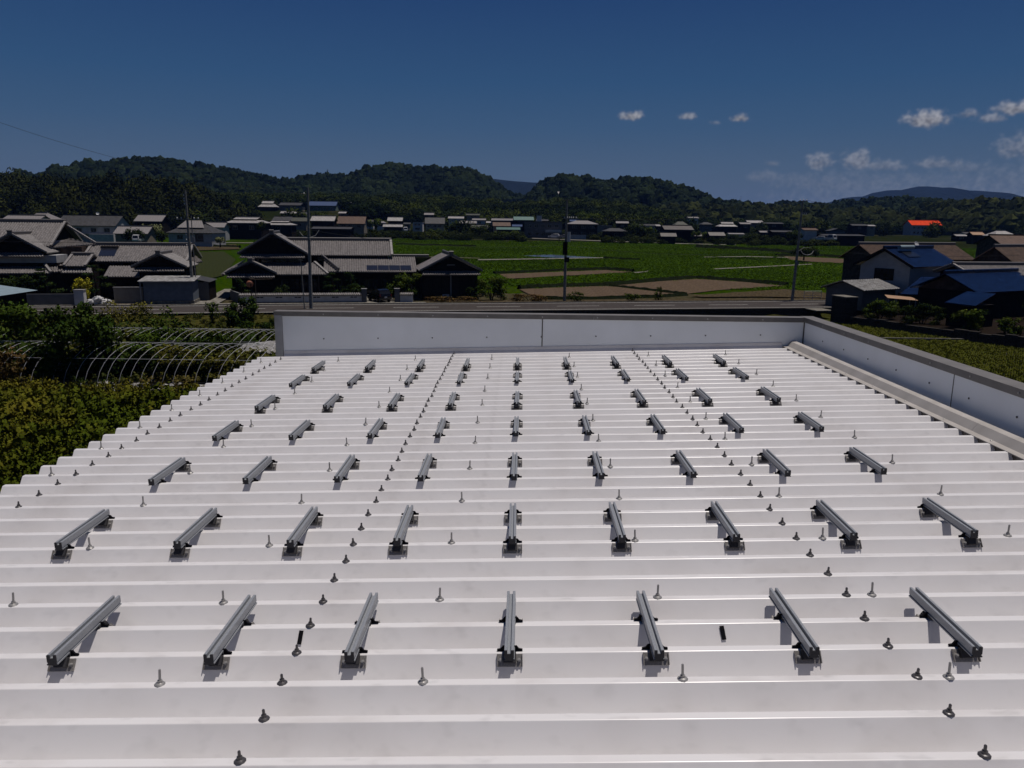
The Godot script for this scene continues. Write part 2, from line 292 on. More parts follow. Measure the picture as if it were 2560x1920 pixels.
# ==================================================================== mesh building
class MB:
	var p := PackedVector3Array()
	var n := PackedVector3Array()
	var c := PackedColorArray()
	var col := Color(1, 1, 1)
	var colored := false
	func tri(a: Vector3, b: Vector3, d: Vector3) -> void:
		var nn := (d - a).cross(b - a).normalized()
		p.append(a); p.append(b); p.append(d)
		n.append(nn); n.append(nn); n.append(nn)
		if colored:
			c.append(col); c.append(col); c.append(col)
	func trin(a: Vector3, b: Vector3, d: Vector3, na: Vector3, nb: Vector3, nd: Vector3) -> void:
		p.append(a); p.append(b); p.append(d)
		n.append(na); n.append(nb); n.append(nd)
		if colored:
			c.append(col); c.append(col); c.append(col)
	func quad(a: Vector3, b: Vector3, d: Vector3, e: Vector3) -> void:
		tri(a, b, d)
		tri(a, d, e)
	func poly(pts: Array) -> void:
		for i in range(1, pts.size() - 1):
			tri(pts[0], pts[i], pts[i + 1])
	# box with centre at, size s, turned by b
	func box(at: Vector3, s: Vector3, b := Basis()) -> void:
		var h := s * 0.5
		var v := []
		for k in 8:
			v.append(at + b * Vector3(h.x * (1 if k & 1 else -1), h.y * (1 if k & 2 else -1), h.z * (1 if k & 4 else -1)))
		quad(v[0], v[2], v[3], v[1])
		quad(v[4], v[5], v[7], v[6])
		quad(v[0], v[4], v[6], v[2])
		quad(v[1], v[3], v[7], v[5])
		quad(v[2], v[6], v[7], v[3])
		quad(v[0], v[1], v[5], v[4])
	# bar of w x h from a to e
	func bar(a: Vector3, e: Vector3, w: float, h: float) -> void:
		var f := (e - a)
		var l := f.length()
		if l < 1e-5: return
		f = f / l
		var up := Vector3.UP if absf(f.y) < 0.95 else Vector3.RIGHT
		var r := up.cross(f).normalized()
		var u := f.cross(r).normalized()
		box((a + e) * 0.5, Vector3(w, h, l), Basis(r, u, f))
	# tapered smooth tube through pts
	func tube(pts: Array, radii: Array, sides := 8, cap := true) -> void:
		var rings := []
		var norms := []
		for i in pts.size():
			var f: Vector3 = (pts[mini(i + 1, pts.size() - 1)] - pts[maxi(i - 1, 0)])
			f = f.normalized()
			var up := Vector3.UP if absf(f.y) < 0.9 else Vector3.RIGHT
			var r := up.cross(f).normalized()
			var u := f.cross(r).normalized()
			var ring := []
			var nn := []
			for k in sides:
				var an := TAU * k / sides
				var dir := r * cos(an) + u * sin(an)
				nn.append(dir)
				ring.append(pts[i] + dir * radii[i])
			rings.append(ring)
			norms.append(nn)
		for i in pts.size() - 1:
			for k in sides:
				var k2 := (k + 1) % sides
				trin(rings[i][k], rings[i + 1][k], rings[i + 1][k2], norms[i][k], norms[i + 1][k], norms[i + 1][k2])
				trin(rings[i][k], rings[i + 1][k2], rings[i][k2], norms[i][k], norms[i + 1][k2], norms[i][k2])
		if cap:
			poly(rings[0])
			var last: Array = rings[rings.size() - 1].duplicate()
			last.reverse()
			poly(last)
	# lathe round the y axis at a point: prof holds [r, y]
	func lathe(at: Vector3, prof: Array, sides := 12) -> void:
		for i in prof.size() - 1:
			var a: Array = prof[i]
			var e: Array = prof[i + 1]
			var dn := Vector2(e[1] - a[1], a[0] - e[0]).normalized()
			for k in sides:
				var t0 := TAU * k / sides
				var t1 := TAU * (k + 1) / sides
				var d0 := Vector3(cos(t0), 0, sin(t0))
				var d1 := Vector3(cos(t1), 0, sin(t1))
				var n0 := (d0 * dn.x + Vector3.UP * dn.y)
				var n1 := (d1 * dn.x + Vector3.UP * dn.y)
				var a0: Vector3 = at + d0 * a[0] + Vector3.UP * a[1]
				var a1: Vector3 = at + d1 * a[0] + Vector3.UP * a[1]
				var e0: Vector3 = at + d0 * e[0] + Vector3.UP * e[1]
				var e1: Vector3 = at + d1 * e[0] + Vector3.UP * e[1]
				if e[0] > 1e-6: trin(a0, e1, e0, n0, n1, n0)
				if a[0] > 1e-6: trin(a0, a1, e1, n0, n1, n1)
	# outline of [x, y] extruded from z0 to z1
	func extrude(outline: Array, z0: float, z1: float, xf := Transform3D()) -> void:
		var pv := PackedVector2Array()
		for q in outline: pv.append(Vector2(q[0], q[1]))
		var ids := Geometry2D.triangulate_polygon(pv)
		for i in range(0, ids.size(), 3):
			var a := pv[ids[i]]
			var b := pv[ids[i + 1]]
			var d := pv[ids[i + 2]]
			tri(xf * Vector3(a.x, a.y, z1), xf * Vector3(b.x, b.y, z1), xf * Vector3(d.x, d.y, z1))
			tri(xf * Vector3(a.x, a.y, z0), xf * Vector3(d.x, d.y, z0), xf * Vector3(b.x, b.y, z0))
		for i in pv.size():
			var a := pv[i]
			var b := pv[(i + 1) % pv.size()]
			quad(xf * Vector3(a.x, a.y, z0), xf * Vector3(a.x, a.y, z1), xf * Vector3(b.x, b.y, z1), xf * Vector3(b.x, b.y, z0))
	func mesh() -> ArrayMesh:
		var arr := []
		arr.resize(Mesh.ARRAY_MAX)
		arr[Mesh.ARRAY_VERTEX] = p
		arr[Mesh.ARRAY_NORMAL] = n
		if colored: arr[Mesh.ARRAY_COLOR] = c
		var m := ArrayMesh.new()
		m.add_surface_from_arrays(Mesh.PRIMITIVE_TRIANGLES, arr)
		return m

# a tiled slope: pts[0] -> pts[1] is the eave, the rest go round; ribs of round tiles run up the slope
func tiled(pts: Array, step := 0.3, rise := 0.055, thick := 0.1) -> ArrayMesh:
	var b := MB.new()
	var e: Vector3 = (pts[1] - pts[0]).normalized()
	var nn: Vector3 = e.cross(pts[2] - pts[0]).normalized()
	if nn.y < 0: nn = -nn
	var t := nn.cross(e).normalized()
	if t.y < 0: t = -t
	var o: Vector3 = pts[0]
	var pl := []
	var tone_row := []
	var smin := 1e9
	var smax := -1e9
	for q in pts:
		var s: float = (q - o).dot(e)
		pl.append(Vector2(s, (q - o).dot(t)))
		smin = minf(smin, s)
		smax = maxf(smax, s)
	var sub := 5
	var tr := RandomNumberGenerator.new()
	tr.seed = int(absf(o.x * 71.0 + o.y * 131.0 + o.z * 17.0)) + pl.size()
	b.colored = true
	var count := int(ceil((smax - smin) / step)) * sub
	var prev := []
	var course := 0.27
	for i in count + 1:
		var s := clampf(smin + (smax - smin) * i / count, smin + 0.001, smax - 0.001)
		var lo := 1e9
		var hi := -1e9
		for k in pl.size():
			var a: Vector2 = pl[k]
			var c: Vector2 = pl[(k + 1) % pl.size()]
			if (a.x - s) * (c.x - s) <= 0 and absf(a.x - c.x) > 1e-6:
				var y := a.y + (c.y - a.y) * (s - a.x) / (c.x - a.x)
				lo = minf(lo, y)
				hi = maxf(hi, y)
		var h: float = [0.0, 0.0, 0.85, 1.0, 0.8][i % sub] * rise
		var row := [lo, hi, h, s]
		if i > 0:
			var l0 := maxf(lo, prev[0])
			var h0 := minf(hi, prev[1])
			var rows := maxi(1, int(ceil((maxf(hi, prev[1]) - minf(lo, prev[0])) / course)))
			var base0 := minf(lo, prev[0])
			for q in rows:
				var ta := base0 + course * q
				var tb := ta + course
				var a0 := clampf(ta, prev[0], prev[1])
				var a1 := clampf(tb, prev[0], prev[1])
				var c0 := clampf(ta, lo, hi)
				var c1 := clampf(tb, lo, hi)
				if a1 - a0 < 1e-4 and c1 - c0 < 1e-4: continue
				if i % sub == 1 or tone_row.size() <= q:
					if i % sub == 1 and q == 0: tone_row.clear()
					tone_row.append(tr.randf_range(0.66, 1.2))
				var g: float = tone_row[mini(q, tone_row.size() - 1)]
				b.col = Color(g, g, g)
				# the lower edge of every course sits a little proud
				var pu := nn * 0.018
				b.quad(o + e * prev[3] + t * a0 + nn * prev[2] + pu, o + e * prev[3] + t * a1 + nn * prev[2], o + e * s + t * c1 + nn * h, o + e * s + t * c0 + nn * h + pu)
			b.col = Color(0.8, 0.8, 0.8)
			b.quad(o + e * prev[3] + t * prev[0] - nn * thick, o + e * prev[3] + t * prev[0] + nn * (prev[2] + 0.018), o + e * s + t * lo + nn * (h + 0.018), o + e * s + t * lo - nn * thick)
		prev = row
	# soffit
	var und := []
	for q in pts: und.append(q - nn * thick)
	b.poly(und)
	return b.mesh()

# row of ridge tiles from a to e with a rounded top
func ridge_mesh(a: Vector3, e: Vector3, w := 0.3, h := 0.34) -> ArrayMesh:
	var b := MB.new()
	b.bar(a + Vector3.UP * (h * 0.35), e + Vector3.UP * (h * 0.35), w * 0.6, h * 0.7)
	b.tube([a + Vector3.UP * (h * 0.72), e + Vector3.UP * (h * 0.72)], [w * 0.36, w * 0.36], 8)
	return b.mesh()

# verge: a bar down the gable edge with round end tiles along it
func verge_mesh(a: Vector3, e: Vector3, out: Vector3) -> ArrayMesh:
	var b := MB.new()
	b.bar(a + Vector3.UP * 0.06, e + Vector3.UP * 0.06, 0.26, 0.2)
	var l := (e - a).length()
	var cnt := int(l / 0.34)
	for i in cnt:
		var q := a.lerp(e, (i + 0.5) / cnt) + Vector3.UP * 0.1
		b.tube([q - out * 0.16, q + out * 0.19], [0.085, 0.085], 6)
	return b.mesh()

# leaves spread through lobes: lobes hold [centre, radii, count]; colours are picked per leaf
func leaves(lobes: Array, size: float, cols: Array, seed_: int, up_bias := 0.5, shell := 0.55) -> ArrayMesh:
	var r := RandomNumberGenerator.new()
	r.seed = seed_
	var P := PackedVector3Array()
	var N := PackedVector3Array()
	var C := PackedColorArray()
	for lobe in lobes:
		var ctr: Vector3 = lobe[0]
		var rad: Vector3 = lobe[1]
		var tone := r.randf()
		for i in int(lobe[2]):
			var d := Vector3(r.randfn(), r.randfn(), r.randfn()).normalized()
			var q := shell + (1.0 - shell) * r.randf()
			if r.randf() < 0.12: q *= 1.12
			var at := ctr + Vector3(d.x * rad.x, d.y * rad.y, d.z * rad.z) * q
			var nn := (d * 0.6 + Vector3(r.randfn(), r.randfn() + up_bias, r.randfn()) * 0.7).normalized()
			var ax := nn.cross(Vector3(r.randfn(), r.randfn(), r.randfn())).normalized()
			var ay := nn.cross(ax)
			var s := size * (0.6 + 0.8 * r.randf())
			var a := at - ax * s
			var e := at + ax * s
			var f := at + ay * s * 0.55 + nn * s * 0.18
			var g := at - ay * s * 0.55 + nn * s * 0.18
			# wind the leaf so that its front faces out of the lobe; the normal leans towards that of the lobe
			var n1 := (e - a).cross(f - a).normalized()
			var out := (d + Vector3(0, 0.25, 0)).normalized()
			if n1.dot(out) < 0.0:
				for v in [a, e, f, a, g, e]: P.append(v)
				n1 = -n1
			else:
				for v in [a, f, e, a, e, g]: P.append(v)
			var ln := (out * 0.75 + n1 * 0.45).normalized()
			for k in 6: N.append(ln)
			var pick := clampf(tone * 0.55 + r.randf() * 0.45, 0.0, 0.999) * (cols.size() - 1)
			var cc: Color = cols[int(pick)].lerp(cols[int(pick) + 1], pick - int(pick))
			for k in 6: C.append(cc)
	var arr := []
	arr.resize(Mesh.ARRAY_MAX)
	arr[Mesh.ARRAY_VERTEX] = P
	arr[Mesh.ARRAY_NORMAL] = N
	arr[Mesh.ARRAY_COLOR] = C
	var m := ArrayMesh.new()
	m.add_surface_from_arrays(Mesh.PRIMITIVE_TRIANGLES, arr)
	return m

# ==================================================================== materials
func L(r: float, g: float, b: float) -> Color:
	return Color(r, g, b).linear_to_srgb()

func noise_tex(seed_: int, freq: float, lo: Color, hi: Color, octaves := 5, size := 512, normal := false, strength := 2.0) -> NoiseTexture2D:
	var f := FastNoiseLite.new()
	f.seed = seed_
	f.noise_type = FastNoiseLite.TYPE_SIMPLEX_SMOOTH
	f.frequency = freq
	f.fractal_type = FastNoiseLite.FRACTAL_FBM
	f.fractal_octaves = octaves
	var t := NoiseTexture2D.new()
	t.width = size
	t.height = size
	t.seamless = true
	t.noise = f
	if normal:
		t.as_normal_map = true
		t.bump_strength = strength
	else:
		var g := Gradient.new()
		g.set_color(0, lo)
		g.set_color(1, hi)
		t.color_ramp = g
	return t

func mat(called: String, c: Color, rough := 0.8, tex := "", scale := 1.0, metal := 0.0) -> StandardMaterial3D:
	var m := StandardMaterial3D.new()
	m.albedo_color = c
	m.roughness = rough
	m.metallic = metal
	m.metallic_specular = 0.5 if rough < 0.6 else (0.3 if rough < 0.84 else 0.12)
	if tex:
		m.albedo_texture = TEX[tex]
		m.uv1_triplanar = true
		m.uv1_world_triplanar = true
		m.uv1_scale = Vector3.ONE * scale
	M[called] = m
	return m

func leaf_mat(called: String, back := 0.35) -> void:
	var m := StandardMaterial3D.new()
	m.vertex_color_use_as_albedo = true
	m.roughness = 0.85
	m.metallic_specular = 0.08
	m.backlight_enabled = true
	m.backlight = Color(back, back, back * 0.5)
	m.cull_mode = BaseMaterial3D.CULL_DISABLED
	M[called] = m

func make_materials() -> void:
	TEX.soft = noise_tex(3, 0.006, Color(0.86, 0.86, 0.85), Color(1, 1, 1), 5)
	TEX.faint = noise_tex(3, 0.006, Color(0.95, 0.95, 0.945), Color(1, 1, 1), 5)
	TEX.patch = noise_tex(7, 0.008, Color(0.62, 0.6, 0.56), Color(1, 1, 1), 6)
	TEX.strong = noise_tex(11, 0.012, Color(0.4, 0.38, 0.34), Color(1, 1, 1), 6)
	TEX.grain = noise_tex(19, 0.05, Color(0.7, 0.7, 0.7), Color(1, 1, 1), 4)
	TEX.field = noise_tex(23, 0.02, Color(0.55, 0.62, 0.45), Color(1, 1, 1), 6, 1024)
	TEX.dirt = roof_dirt()
	TEX.dent = noise_tex(29, 0.01, Color.BLACK, Color.WHITE, 3, 512, true, 1.2)
	var w := mat("roof", L(0.60, 0.585, 0.585), 0.26, "dirt", 0.31)
	w.metallic_specular = 0.5
	mat("panel", L(0.72, 0.745, 0.77), 0.45, "faint", 0.35)
	mat("coping", L(0.1408, 0.1302, 0.1214), 0.5, "soft", 1.1)
	mat("flashing", L(0.36, 0.335, 0.315), 0.5, "soft", 0.9)
	mat("closure", L(0.1408, 0.132, 0.1276), 0.7, "patch", 2.0)
	mat("trim", L(0.2904, 0.2904, 0.2992), 0.5, "soft", 1.0)
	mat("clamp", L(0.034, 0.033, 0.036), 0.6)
	mat("seal", L(0.0968, 0.088, 0.0792), 0.7)
	mat("aluminium", L(0.33, 0.345, 0.37), 0.42, "grain", 6.0, 0.2)
	mat("bracket", L(0.30, 0.28, 0.262), 0.4, "grain", 5.0, 0.4)
	mat("rubber", L(0.00704, 0.00704, 0.0088), 0.9)
	mat("steel", L(0.264, 0.2552, 0.2464), 0.35, "", 1.0, 0.35)
	mat("dark_steel", L(0.066, 0.0616, 0.06336), 0.32, "", 1.0, 0.3)
	mat("wallsheet", L(0.3366, 0.3441, 0.3516), 0.6, "soft", 0.3)
	mat("tile", L(0.235, 0.218, 0.22), 0.5, "patch", 0.9)
	mat("paletile", L(0.34, 0.325, 0.325), 0.5, "patch", 0.35)
	mat("ridge", L(0.13, 0.122, 0.125), 0.5, "patch", 1.2)
	mat("verge", L(0.27, 0.255, 0.255), 0.45, "patch", 1.2)
	mat("slate", L(0.0561, 0.0561, 0.05984), 0.6, "patch", 0.25)
	mat("greentile", L(0.0748, 0.07854, 0.06358), 0.6, "patch", 0.3)
	mat("browntile", L(0.1197, 0.0733, 0.05236), 0.6, "patch", 0.3)
	mat("brownmetal", L(0.101, 0.08602, 0.0748), 0.5, "patch", 0.2)
	mat("redmetal", L(0.60, 0.055, 0.014), 0.85, "soft", 0.1)
	mat("tanmetal", L(0.3142, 0.1945, 0.1197), 0.6, "soft", 0.2)
	mat("tealmetal", L(0.0561, 0.1197, 0.101), 0.5, "soft", 0.2)
	mat("bluemetal", L(0.02094, 0.04488, 0.116), 0.45, "soft", 0.2)
	var bt := mat("bluetile", L(0.007, 0.021, 0.078), 0.2, "patch", 0.8)
	bt.metallic_specular = 0.3
	mat("plaster", L(0.36, 0.36, 0.37), 0.85, "soft", 0.25)
	mat("whitewall", L(0.4638, 0.4563, 0.4563), 0.8, "soft", 0.25)
	mat("cream", L(0.2244, 0.1983, 0.1608), 0.85, "soft", 0.3)
	mat("greywall", L(0.1197, 0.1197, 0.1235), 0.85, "soft", 0.2)
	mat("greenwall", L(0.1496, 0.187, 0.1646), 0.85, "soft", 0.2)
	mat("bluewall", L(0.09724, 0.1197, 0.1496), 0.85, "soft", 0.2)
	mat("brownwall", L(0.08602, 0.06358, 0.05236), 0.85, "patch", 0.3)
	mat("dark", L(0.02244, 0.01795, 0.01571), 0.85, "patch", 0.5)
	mat("wood", L(0.03366, 0.02394, 0.0187), 0.8, "patch", 0.8)
	mat("woodpale", L(0.1197, 0.08976, 0.06358), 0.8, "patch", 0.8)
	mat("glass", L(0.00748, 0.008228, 0.009724), 0.12)
	mat("frame", L(0.2244, 0.2169, 0.2094), 0.6)
	mat("shedwall", L(0.1122, 0.1309, 0.1608), 0.7, "soft", 0.4)
	mat("shedroof", L(0.2992, 0.2992, 0.3067), 0.6, "patch", 0.5)
	mat("pool_blue", L(0.187, 0.2468, 0.2768), 0.5, "soft", 0.4)
	mat("concrete", L(0.2244, 0.2131, 0.1945), 0.9, "patch", 0.5)
	mat("pole", L(0.27, 0.27, 0.265), 0.85, "patch", 0.8)
	mat("asphalt", L(0.0528, 0.04576, 0.04312), 0.9, "soft", 0.35)
	mat("paint", L(0.62, 0.62, 0.61), 0.8, "patch", 1.5)
	mat("gravel", L(0.1945, 0.1683, 0.1346), 0.95, "strong", 0.3)
	mat("bare", L(0.116, 0.08378, 0.05834), 0.95, "patch", 0.35)
	mat("dry", L(0.101, 0.07854, 0.04488), 0.95, "strong", 0.3)
	mat("mown", L(0.046, 0.056, 0.018), 0.95, "strong", 0.3)
	mat("pale", L(0.08228, 0.08602, 0.04488), 0.95, "patch", 0.3)
	mat("water", L(0.06732, 0.0748, 0.07854), 0.08, "soft", 0.1)
	mat("bank", L(0.01496, 0.02244, 0.00748), 0.95, "strong", 0.6)
	mat("soil", L(0.024, 0.017, 0.012), 0.95, "strong", 0.7)
	mat("stone", L(0.06732, 0.06358, 0.05984), 0.9, "strong", 0.8)
	mat("mud", L(0.03366, 0.02543, 0.01496), 0.35, "patch", 0.2)
	mat("trunk", L(0.04488, 0.03366, 0.02618), 0.9, "strong", 1.5)
	mat("whitepipe", L(0.34, 0.34, 0.35), 0.45)
	mat("sheet_plastic", L(0.3142, 0.3067, 0.2992), 0.5, "patch", 0.8)
	mat("black_sheet", L(0.01197, 0.01197, 0.01346), 0.4)
	mat("black_car", L(0.004488, 0.004488, 0.005236), 0.15)
	mat("white_car", L(0.4638, 0.4638, 0.4712), 0.3)
	mat("grey_car", L(0.1496, 0.1496, 0.1571), 0.3)
	mat("tyre", L(0.008976, 0.008976, 0.008976), 0.8)
	mat("rim", L(0.2618, 0.2618, 0.2693), 0.35, "", 1.0, 0.8)
	mat("lamp_red", L(0.1197, 0.004488, 0.004488), 0.2)
	mat("orange", L(0.2693, 0.08976, 0.0374), 0.5)
	mat("ceramic", L(0.4488, 0.4413, 0.4264), 0.3)
	mat("wire", L(0.01496, 0.01496, 0.01646), 0.6)
	mat("solar", L(0.01197, 0.01346, 0.01945), 0.15)
	for nm in ["tile", "bluetile", "shedroof", "slate", "browntile"]:
		M[nm].vertex_color_use_as_albedo = true
	for nm in ["leaf", "leaf_far"]:
		leaf_mat(nm, 0.30)
	var g := StandardMaterial3D.new()
	g.vertex_color_use_as_albedo = true
	g.roughness = 0.95
	g.metallic_specular = 0.05
	g.albedo_texture = TEX.field
	g.uv1_triplanar = true
	g.uv1_world_triplanar = true
	g.uv1_scale = Vector3.ONE * 0.045
	M.ground = g
	var h := StandardMaterial3D.new()
	h.albedo_color = L(0.012, 0.018, 0.010)
	h.roughness = 0.95
	h.metallic_specular = 0.05
	h.albedo_texture = TEX.strong
	h.uv1_triplanar = true
	h.uv1_world_triplanar = true
	h.uv1_scale = Vector3.ONE * 0.01
	M.hill = h

# smudges, grey footprints and faint streaks along the folds on the white paint
func roof_dirt() -> ImageTexture:
	var s := 1024
	var img := Image.create(s, s, false, Image.FORMAT_RGB8)
	var a := FastNoiseLite.new()
	a.seed = 5
	a.frequency = 0.011
	a.fractal_octaves = 5
	var b := FastNoiseLite.new()
	b.seed = 9
	b.frequency = 0.035
	b.fractal_octaves = 3
	for y in s:
		for x in s:
			var fx := float(x) / s
			var wrap := absf(fx - 0.5) * 2.0
			var n1 := lerpf(a.get_noise_2d(x * 0.55, y), a.get_noise_2d((x - s) * 0.55, y), smoothstep(0.9, 1.0, fx) * 0.5)
			var n2 := b.get_noise_2d(x * 0.5, y * 1.2)
			var v := 0.985 - maxf(0.0, n1 - 0.05) * 0.10 - maxf(0.0, n2 - 0.34) * 0.16
			var warm := maxf(0.0, n1 + 0.1) * 0.02
			img.set_pixel(x, y, Color(v, v - warm * 0.5, v - warm))
	return ImageTexture.create_from_image(img)

# ==================================================================== sky: clear air with small fair-weather clouds near the horizon
func make_sky() -> PanoramaSkyMaterial:
	var w := 4096
	var h := 2048
	var img := Image.create(w, h, false, Image.FORMAT_RGBH)
	var k := 1.0 / 0.80
	var stops := [[-90.0, 0.03, 0.04, 0.03], [-2.0, 0.05, 0.07, 0.08], [-0.3, 0.082, 0.106, 0.142], [1.0, 0.080, 0.107, 0.148], [3.8, 0.062, 0.101, 0.160], [6.5, 0.040, 0.086, 0.164], [9.5, 0.026, 0.072, 0.160], [14.5, 0.016, 0.049, 0.138], [30.0, 0.011, 0.034, 0.112], [90.0, 0.008, 0.026, 0.092]]
	var rows := []
	for y in h:
		var el := 90.0 - 180.0 * (y + 0.5) / h
		var c := Color(0, 0, 0)
		for i in stops.size() - 1:
			if el >= stops[i][0] and el <= stops[i + 1][0]:
				var t: float = (el - stops[i][0]) / (stops[i + 1][0] - stops[i][0])
				c = Color(stops[i][1], stops[i][2], stops[i][3]).lerp(Color(stops[i + 1][1], stops[i + 1][2], stops[i + 1][3]), t)
		c = Color(c.r * k, c.g * k, c.b * k)
		rows.append(c)
		img.fill_rect(Rect2i(0, y, w, 1), c)
	# clouds: azimuth (to the right of -z), elevation, half width, half height, strength
	var clouds := [[7.45, 7.35, 0.95, 0.40, 1.0], [11.3, 7.3, 0.7, 0.3, 0.7], [13.1, 6.85, 0.42, 0.16, 0.35], [14.75, 7.1, 0.7, 0.36, 0.95],
		[26.0, 6.6, 1.5, 0.7, 1.0], [28.3, 6.85, 0.7, 0.35, 0.5], [29.5, 6.55, 0.9, 0.4, 0.6], [30.7, 7.0, 1.3, 0.55, 0.9],
		[20.0, 4.2, 1.0, 0.75, 0.9], [22.3, 4.25, 1.1, 0.85, 0.95], [24.0, 3.9, 1.4, 0.5, 0.7], [26.9, 4.0, 1.5, 0.45, 0.7], [28.6, 3.7, 1.6, 0.4, 0.45], [17.0, 4.2, 0.6, 0.25, 0.4],
		[24.0, 1.6, 8.0, 1.9, 0.55], [33.0, 2.2, 6.0, 2.2, 0.6], [16.5, 3.3, 1.3, 0.5, 0.5], [18.6, 3.0, 2.2, 0.6, 0.38], [21.5, 2.9, 3.2, 0.9, 0.38], [26.0, 2.8, 4.0, 0.9, 0.30], [31.5, 4.8, 1.8, 1.1, 0.6], [33.5, 6.0, 2.0, 1.2, 0.7],
		[38.0, 3.6, 3.0, 0.9, 0.7], [47.0, 4.4, 2.2, 0.8, 0.8], [58.0, 3.0, 3.5, 0.8, 0.6], [-52.0, 3.6, 2.5, 0.6, 0.6], [-70.0, 5.0, 2.0, 0.7, 0.8], [-95.0, 3.4, 4.0, 0.9, 0.6], [85.0, 4.0, 3.0, 0.9, 0.7], [110.0, 3.2, 4.0, 0.8, 0.6], [150.0, 4.2, 3.0, 0.9, 0.7], [-130.0, 3.8, 3.5, 0.9, 0.7], [-165.0, 3.0, 4.5, 0.8, 0.6]]
	var f := FastNoiseLite.new()
	f.seed = 77
	f.frequency = 0.5
	f.fractal_octaves = 5
	var ppd := w / 360.0
	for cl in clouds:
		var cx: float = cl[0] * ppd
		var cy: float = (90.0 - cl[1]) * h / 180.0
		var rx: float = cl[2] * 2.0 * ppd
		var ry: float = cl[3] * 2.2 * ppd
		for y in range(int(cy - ry), int(cy + ry) + 1):
			for x in range(int(cx - rx), int(cx + rx) + 1):
				var dx: float = (x - cx) / ppd
				var dy: float = (cy - y) / ppd
				var el: float = dy / cl[3]
				var ex: float = dx / cl[2]
				# flat base, domed top
				var fall := 1.0 - sqrt(ex * ex + (el * el if el > 0 else el * el * 2.6))
				var n1 := f.get_noise_2d(x / ppd * 2.4 + cl[0] * 3.0, y / ppd * 3.0)
				var n2 := f.get_noise_2d(x / ppd * 6.0, y / ppd * 8.0 + 50.0)
				var den := smoothstep(-0.1, 0.8, fall * 1.15 + n1 * 0.55 + n2 * 0.24)
				den *= clampf(fall * 2.5 + 1.1, 0.0, 1.0) * cl[4]
				if den <= 0.003: continue
				var xx := posmod(x, w)
				var bright := clampf(0.62 + 0.30 * el + n2 * 0.5 + n1 * 0.3, 0.35, 1.0)
				var cc := Color(0.36 * bright, 0.362 * bright, 0.395 * bright)
				var low := clampf((cl[1] - 1.5) / 4.5, 0.3, 1.0)
				var target: Color = rows[y].lerp(Color(cc.r * k, cc.g * k, cc.b * k), low)
				img.set_pixel(xx, y, img.get_pixel(xx, y).lerp(target, den * 0.92))
	var pm := PanoramaSkyMaterial.new()
	pm.panorama = ImageTexture.create_from_image(img)
	pm.energy_multiplier = 1.0
	return pm

# ==================================================================== ground
func field_y(b: float) -> float:
	if b < 16.0: return 0.0
	var h := (minf(b, 185.0) - 16.0) * 0.0262
	if b > 185.0: h += (minf(b, 330.0) - 185.0) * 0.007
	return h

func land(x: float, d: float) -> float:
	var b := road_b(x, d)
	if b < -8.0:
		var left := 1.0 - smoothstep(-12.0, -7.0, x)
		return lerpf(-1.05, lerpf(-1.05, -0.2, smoothstep(-15.0, -8.2, b)), left)
	if b < 0.0: return -0.25
	var h := field_y(b) - 0.04
	var ea := clampf((d - 295.0) / 130.0, 0.0, 1.0) * 9.5 + clampf((d - 425.0) / 300.0, 0.0, 1.0) * 12.0
	var eb := smoothstep(330.0, 600.0, d) * 15.5
	var ec := 0.0
	var e := lerpf(ea, lerpf(eb, ec, smoothstep(50.0, 125.0, x)), smoothstep(-95.0, -40.0, x))
	return h + e * (1.0 - smoothstep(900.0, 1600.0, d))

